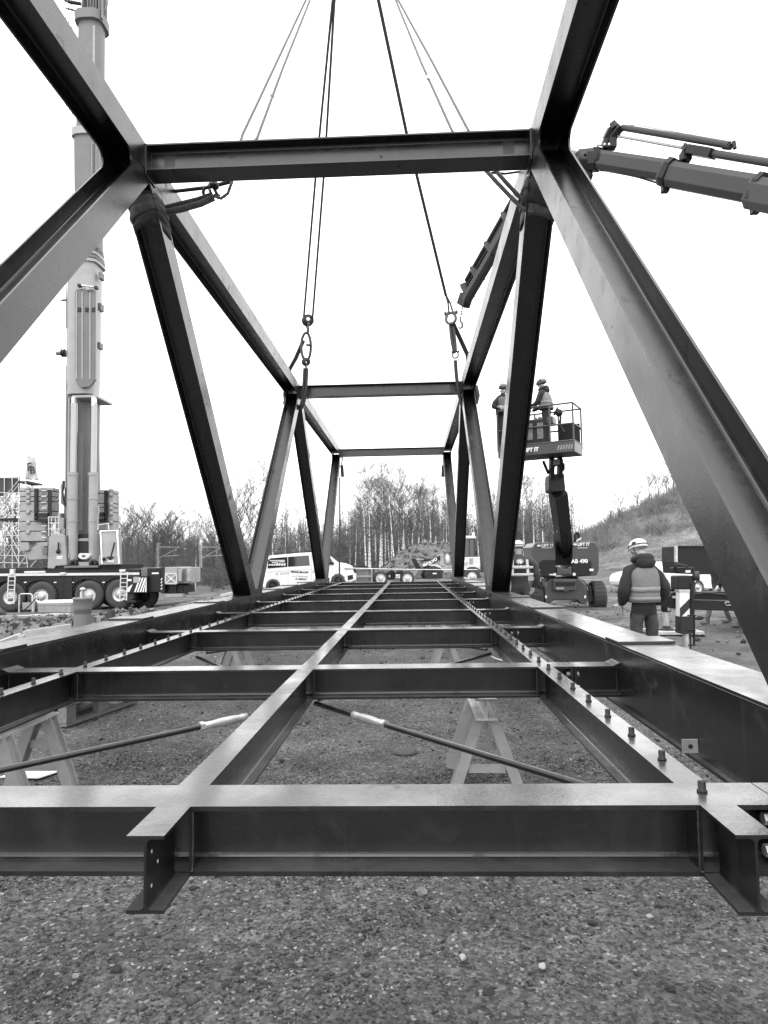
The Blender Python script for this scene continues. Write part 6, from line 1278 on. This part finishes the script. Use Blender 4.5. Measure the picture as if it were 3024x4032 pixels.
def person(label, loc, rz, cat='person', J=None, top=JACK, legs=JEANS, boots=BOOT, helmet=HELM, vest=None, hood=False, head=(0, 0, 0), hands=GLOVE, bands=False, belt=.93, bulk=1.0, group='workers on the site', headless=False, arm_z=None, arm=1.0, hs=.86, size=1.0):
    """facing local +Y"""
    g = local('person', label, cat, group)
    j = {'pelvis': ((0, 0, .96), .155, .115), 'waist': ((0, 0, 1.10), .15*bulk, .115*bulk), 'chest': ((0, .0, 1.30), .185*bulk, .13*bulk), 'collar': ((0, -.01, 1.455), .12*bulk, .085*bulk), 'neck': ((0, .0, 1.53), .06, .06), 'jaw': ((0, .03, 1.585), .066, .074), 'skull': ((0, .02, 1.675), .078, .092)}
    for s_, q in ((-1, 'l'), (1, 'r')):
        j['hip'+q] = ((s_*.095, 0, .88), .10, .105); j['knee'+q] = ((s_*.115, .02, .49), .066, .07); j['calf'+q] = ((s_*.12, -.01, .34), .062, .062); j['ankle'+q] = ((s_*.12, -.015, .10), .052, .055); j['heel'+q] = ((s_*.122, -.035, .05), .045, .045); j['toe'+q] = ((s_*.135, .17, .04), .045, .035)
        j['sh'+q] = ((s_*.185*bulk, -.005, 1.425), .082*bulk*arm**.5, .082*bulk*arm**.5); j['el'+q] = ((s_*.27, -.03, 1.14), .058*bulk*arm, .058*bulk*arm); j['wr'+q] = ((s_*.26, .12, .95), .04*bulk*arm, .04*bulk*arm)
    if J:
        for k, v in J.items(): j[k] = (v,)+j[k][1:]
    B = [('pelvis', 'waist'), ('waist', 'chest'), ('chest', 'collar'), ('collar', 'neck'), ('neck', 'jaw'), ('jaw', 'skull')]
    for q in 'lr': B += [('pelvis', 'hip'+q), ('hip'+q, 'knee'+q), ('knee'+q, 'calf'+q), ('calf'+q, 'ankle'+q), ('ankle'+q, 'heel'+q), ('heel'+q, 'toe'+q), ('collar', 'sh'+q), ('sh'+q, 'el'+q), ('el'+q, 'wr'+q)]
    me = skin_mesh(j, B, 'pelvis'); body = bpy.data.objects.new('body', me); COL.objects.link(body); body.parent = g
    for m in (legs, top, SKIN, boots): me.materials.append(m)
    nz_ = j['neck'][0][2]+.02
    feet = [Vector(j['ankle'+q][0]) for q in 'lr']
    for p in me.polygons:
        c = p.center
        arm = min((c-Vector(j['wr'+q][0])).length for q in 'lr') < .2
        if c.z > nz_: p.material_index = 2
        elif any((c-f).length < .24 and c.z < f.z+.07 for f in feet): p.material_index = 3
        elif c.z > belt or arm: p.material_index = 1
        else: p.material_index = 0
        p.use_smooth = True
    # a little unevenness, like cloth
    for v in me.vertices:
        if v.co.z < nz_: n_ = noise.noise_vector(v.co*9+Vector((rz*7, 0, 0)))*.012+noise.noise_vector(Vector((v.co.x*14, v.co.y*14, v.co.z*30)))*.006; v.co += n_
    hp = Vector(j['skull'][0])
    if not headless:
        hd = bpy.data.objects.new('helmet', None)
        mb = MB(); R = .128; vs = []; n = 20; prof = [(0, .118), (.045, .113), (.085, .092), (.112, .055), (.124, .01), (.127, -.03)]
        mb.lathe([(r, z) for r, z in prof], (0, 0, 0), n=n); mb.v = [Vector((v.x*.93, v.y*1.12, v.z)) for v in mb.v]
        E_ = Euler(head).to_matrix()*hs; c0 = hp+Vector((0, 0, .035)); mb.v = [E_ @ v+c0 for v in mb.v]; h = mb.build('helmet', helmet, g, off=(0,0,0)); so = h.modifiers.new('t', 'SOLIDIFY'); so.thickness = .006
        mb = MB(); mb.add([Vector((x*.93, y*1.12, z)) for x, y, z in [(-.09, .088, -.02), (-.05, .135, -.028), (0, .15, -.03), (.05, .135, -.028), (.09, .088, -.02), (-.085, .08, -.012), (0, .118, -.01), (.085, .08, -.012)]], [(0, 1, 6, 5), (1, 2, 6), (2, 3, 6), (3, 4, 7, 6)]); mb.v = [E_ @ v+c0 for v in mb.v]; mb.build('brim', helmet, h, off=(0,0,0))
        mb = MB()
        for sg in (-1, 1): mb.tube([E_ @ Vector((sg*.117, .03, -.02))+c0, E_ @ Vector((sg*.10, .02, -.10))+c0, E_ @ Vector((sg*.05, .07, -.19))+c0], .006, 5)
        mb.tube([E_ @ Vector((.120*cos(a), .146*sin(a), .012))+c0 for a in [2*pi*k/24 for k in range(24)]], .007, 5, closed=True)
        mb.build('helmet_strap', BLACKT, h, off=(0,0,0))
        mb = MB()
        for sg in (-1, 1): mb.add([E_ @ Vector((sg*x, y, z))+c0 for x, y, z in ((.118, -.02, .005), (.118, .05, .005), (.108, .03, .055), (.108, -.02, .055))], [(0, 1, 2, 3)])
        mb.v = [c0+(v-c0)*1.03 for v in mb.v]; mb.build('helmet_vent', BLACKT, h, off=(0,0,0))
        mb = MB(); f0 = hp+Vector((0, 0, -.05))
        mb.tube([E_ @ Vector((0, .083, .03))+f0, E_ @ Vector((0, .105, -.015))+f0, E_ @ Vector((0, .085, -.03))+f0], [.008, .016, .008], 6); mb.build('nose', SKIN, g, off=(0,0,0))
        for sg in (-1, 1):
            mb = MB(); mb.sphere(E_ @ Vector((sg*.08, 0, .0))+f0, .03, 8, 6, (.35, .7, 1)); mb.build('ear', SKIN, g, off=(0,0,0)); mb = MB(); mb.sphere(E_ @ Vector((sg*.032, .082, .03))+f0, .011, 6, 5); mb.build('eye', BLACKT, g, off=(0,0,0))
        mb = MB(); mb.tube([E_ @ Vector((-.024, .086, -.062))+f0, E_ @ Vector((0, .094, -.064))+f0, E_ @ Vector((.024, .086, -.062))+f0], .005, 5); mb.build('mouth', GREYT, g, off=(0,0,0))
    if hood:
        mb = MB(); c0 = Vector(j['neck'][0])+Vector((0, 0, .012)); n = 18
        ring = [2*pi*k/n for k in range(n)]
        mb.tube([c0+Vector((.098*cos(a), -.012+.095*sin(a), .006-.022*sin(a))) for a in ring], [.040+.018*max(0, -sin(a))+.005*sin(5*a) for a in ring], 8, closed=True)
        hb = MB(); hb.sphere(c0+Vector((0, -.105, -.03)), .115, 14, 9, (1.12, .58, .72)); hb.v = [v+noise.noise_vector(v*14)*.012 for v in hb.v]; mb.add(hb.v, hb.f, True); mb.build('hood', top, g, off=(0,0,0))
    ch = Vector(j['chest'][0]); wa = Vector(j['waist'][0]); co = Vector(j['collar'][0]); pe = Vector(j['pelvis'][0])
    def torso_ring(t, ax, by, n=22):
        c = pe.lerp(wa, t*3) if t < 1/3 else (wa.lerp(ch, t*3-1) if t < 2/3 else ch.lerp(co, t*3-2))
        return [c+Vector((math.copysign(abs(cos(a))**.75, cos(a))*ax, math.copysign(abs(sin(a))**.8, sin(a))*by, 0)) for a in [2*pi*k/n for k in range(n)]]
    def shell(name, rows, mat, th=.008):
        mb = MB(); n = 22; vs = []
        for t, ax, by in rows: vs += torso_ring(t, ax, by, n)
        vs = [v+noise.noise_vector(v*9)*.007 for v in vs]
        mb.add(vs, [(i*n+k, i*n+(k+1) % n, (i+1)*n+(k+1) % n, (i+1)*n+k) for i in range(len(rows)-1) for k in range(n)], True); o = mb.build(name, mat, g, off=(0,0,0)); s_ = o.modifiers.new('t', 'SOLIDIFY'); s_.thickness = th; return o
    if vest:
        v_ = shell('vest', [(.13, .198*bulk, .172*bulk), (.25, .199*bulk, .172*bulk), (.45, .200*bulk, .172*bulk), (.62, .202*bulk, .172*bulk), (.78, .200*bulk, .160*bulk), (.9, .182*bulk, .142*bulk), (.99, .135*bulk, .115*bulk)], vest)
        for t in (.18, .40): shell('vest_band', [(t, .2035*bulk, .1775*bulk), (t+.11, .2035*bulk, .1775*bulk)], M('vest_band_cloth', .21, .6, var=.12, scale=8), .004)
    if bands:
        for t in (.44, .66): shell('reflective_band', [(t, .208*bulk, .186*bulk), (t+.085, .208*bulk, .186*bulk)], BAND, .005)
        for sg in (-1, 1):
            mb = MB(); mb.bar(Vector((sg*.135, -.178*bulk, wa.z+.08)), Vector((sg*.13, -.135*bulk, 1.46)), .045, .012, (0, -1, 0)); mb.build('reflective_band', BAND, g, off=(0,0,0))
    if hands:
        for q in 'lr':
            w = Vector(j['wr'+q][0]); e = Vector(j['el'+q][0]); hand(g, w+(w-e).normalized()*.02, w-e, (-1 if q == 'l' else 1, 0, .4) if arm_z is None else (0, 0, 1), hands)
    g.location = loc; g.rotation_euler = (0, 0, rz); g.scale = (size,)*3; return g
# man with vest in front of the outrigger, back to us, hands in front pockets
pm = at(2535, 2400, 9.0); person('man in white helmet and plain vest over dark hooded jacket, back turned', (pm.x, 9.0, gz(pm.x, 9.0)), radians(8), vest=VEST, hood=True, head=(radians(-14), radians(10), radians(40)), bulk=.98, arm=1.35, size=1.015, belt=.86, J={'ell': (-.275, -.05, 1.15), 'elr': (.285, -.05, 1.15), 'wrl': (-.235, .12, .97), 'wrr': (.235, .12, .97), 'skull': (-.015, .05, 1.675)})
# man in jacket with reflective bands behind the right truss foot
pf = at(2046, 2300, 13.4); fb = person('man in white helmet and jacket with pale reflective bands behind the right truss foot', (pf.x, 13.4, gz(pf.x, 13.4)), radians(-4), top=JACKG, legs=JACKG, bands=True, bulk=1.2, size=1.06, belt=.80, head=(radians(-6), 0, radians(-10)), J={'elr': (.33, .0, 1.14), 'ell': (-.33, 0, 1.14)})
text('FB', .075, (0, -.20, 1.415), (pi/2, 0, 0), WHITET, fb, 'emblem', .002, bold=.006); text('FRANZ BRACHT', .045, (0.0, -.215, 1.335), (pi/2, 0, 0), WHITET, fb, 'lettering', .002, bold=.003)
mb = MB(); mb.tube([Vector((.058*cos(a), -.20, 1.415+.052*sin(a))) for a in [pi*k/10-.1 for k in range(12)]], .005, 5); mb.build('emblem_ring', WHITET, fb, off=(0,0,0))
# two workers in the basket
pa = NL+dN*(L_*.60); fl_ = zf_+.0; cb2 = cor(NL.lerp(FR, .5), 0)
pr = lp(545, 760, 17.75); person('worker in basket leaning left in vest, dark jacket and grey helmet', (pr.x, 17.85, zf_), radians(62), vest=M('vest_light', .20, .8, var=.25, scale=9, bump=.5, bscale=18), helmet=HELM_D, hood=True, legs=JACK, bulk=1.0, arm=1.2, size=1.03, hs=.95, head=(radians(-12), 0, radians(10)), J={'elr': (.22, .16, 1.16), 'wrr': (.14, .42, 1.05), 'ell': (-.22, .16, 1.16), 'wrl': (-.14, .42, 1.06), 'chest': (0, .03, 1.30), 'collar': (0, .05, 1.455), 'neck': (0, .07, 1.53), 'jaw': (0, .10, 1.59), 'skull': (0, .10, 1.68), 'shl': (-.2, .05, 1.43), 'shr': (.2, .05, 1.43)})
pl = lp(172, 780, 18.2); person('worker in basket half hidden by the truss diagonal, gloved hand on the rail', (pl.x+.05, 18.3, zf_), radians(-160), vest=M('vest_dark', .11, .8, var=.25, scale=9, bump=.5, bscale=18), helmet=HELM_D, legs=JACK, bulk=1.0, arm=1.15, size=1.03, hs=.95, head=(0, 0, radians(-50)), J={'elr': (.30, .02, 1.18), 'wrr': (.24, .16, 1.15), 'ell': (-.30, .02, 1.16), 'wrl': (-.22, .22, 1.12)})
# two people walking behind the outrigger; only their legs and boots show
pw = atz(2800, 2462, 0); person('person walking left in pale trousers and boots behind the outrigger beam', (pw.x+.18, pw.y, gz(pw.x, pw.y)), radians(88), legs=M('work_trousers', .11, .95, var=.3, scale=12), boots=M('boot_brown', .10, .8, var=.3), bulk=1.1, belt=.86, J={'kneel': (-.11, .20, .52), 'calfl': (-.115, .24, .36), 'anklel': (-.12, .30, .11), 'heell': (-.12, .27, .05), 'toel': (-.13, .47, .05), 'kneer': (.11, -.10, .50), 'calfr': (.115, -.2, .36), 'ankler': (.12, -.28, .13), 'heelr': (.12, -.31, .08), 'toer': (.13, -.12, .03), 'wrl': (-.30, .10, .90), 'wrr': (.30, -.1, .92)})
pw = atz(2935, 2472, 0); person('person in dark trousers standing beside the walking person at the right', (pw.x, pw.y, gz(pw.x, pw.y)), radians(60), legs=JACK, bulk=1.05, belt=.88, J={'kneel': (-.12, .08, .50), 'anklel': (-.13, .10, .10), 'heell': (-.13, .08, .05), 'toel': (-.15, .28, .04)})

# ------------------------------------------------------------------ places of look-alikes, counted from the left of the picture
ORD = 'leftmost second third fourth fifth sixth seventh eighth ninth tenth eleventh twelfth thirteenth fourteenth fifteenth sixteenth seventeenth eighteenth nineteenth twentieth twenty-first twenty-second twenty-third twenty-fourth twenty-fifth twenty-sixth twenty-seventh twenty-eighth'.split()
_by = {}
for o in COL.objects:
    if o.parent is None and 'group' in o.keys() and 'label' in o.keys(): _by.setdefault((o['group'], o['label']), []).append(o)
def _px(o):
    p = o.location if o.location.length > 0 else Vector(o.bound_box[0]); q = p-CAM; return q.dot(_R)/max(.1, q.dot(_F))
for (gname, lab), lst in _by.items():
    if len(lst) > 1:
        for k, o in enumerate(sorted(lst, key=_px)):
            o['label'] = lab+(', leftmost of them' if k == 0 else (', rightmost of them' if k == len(lst)-1 else ', %s from the left' % ORD[k]))
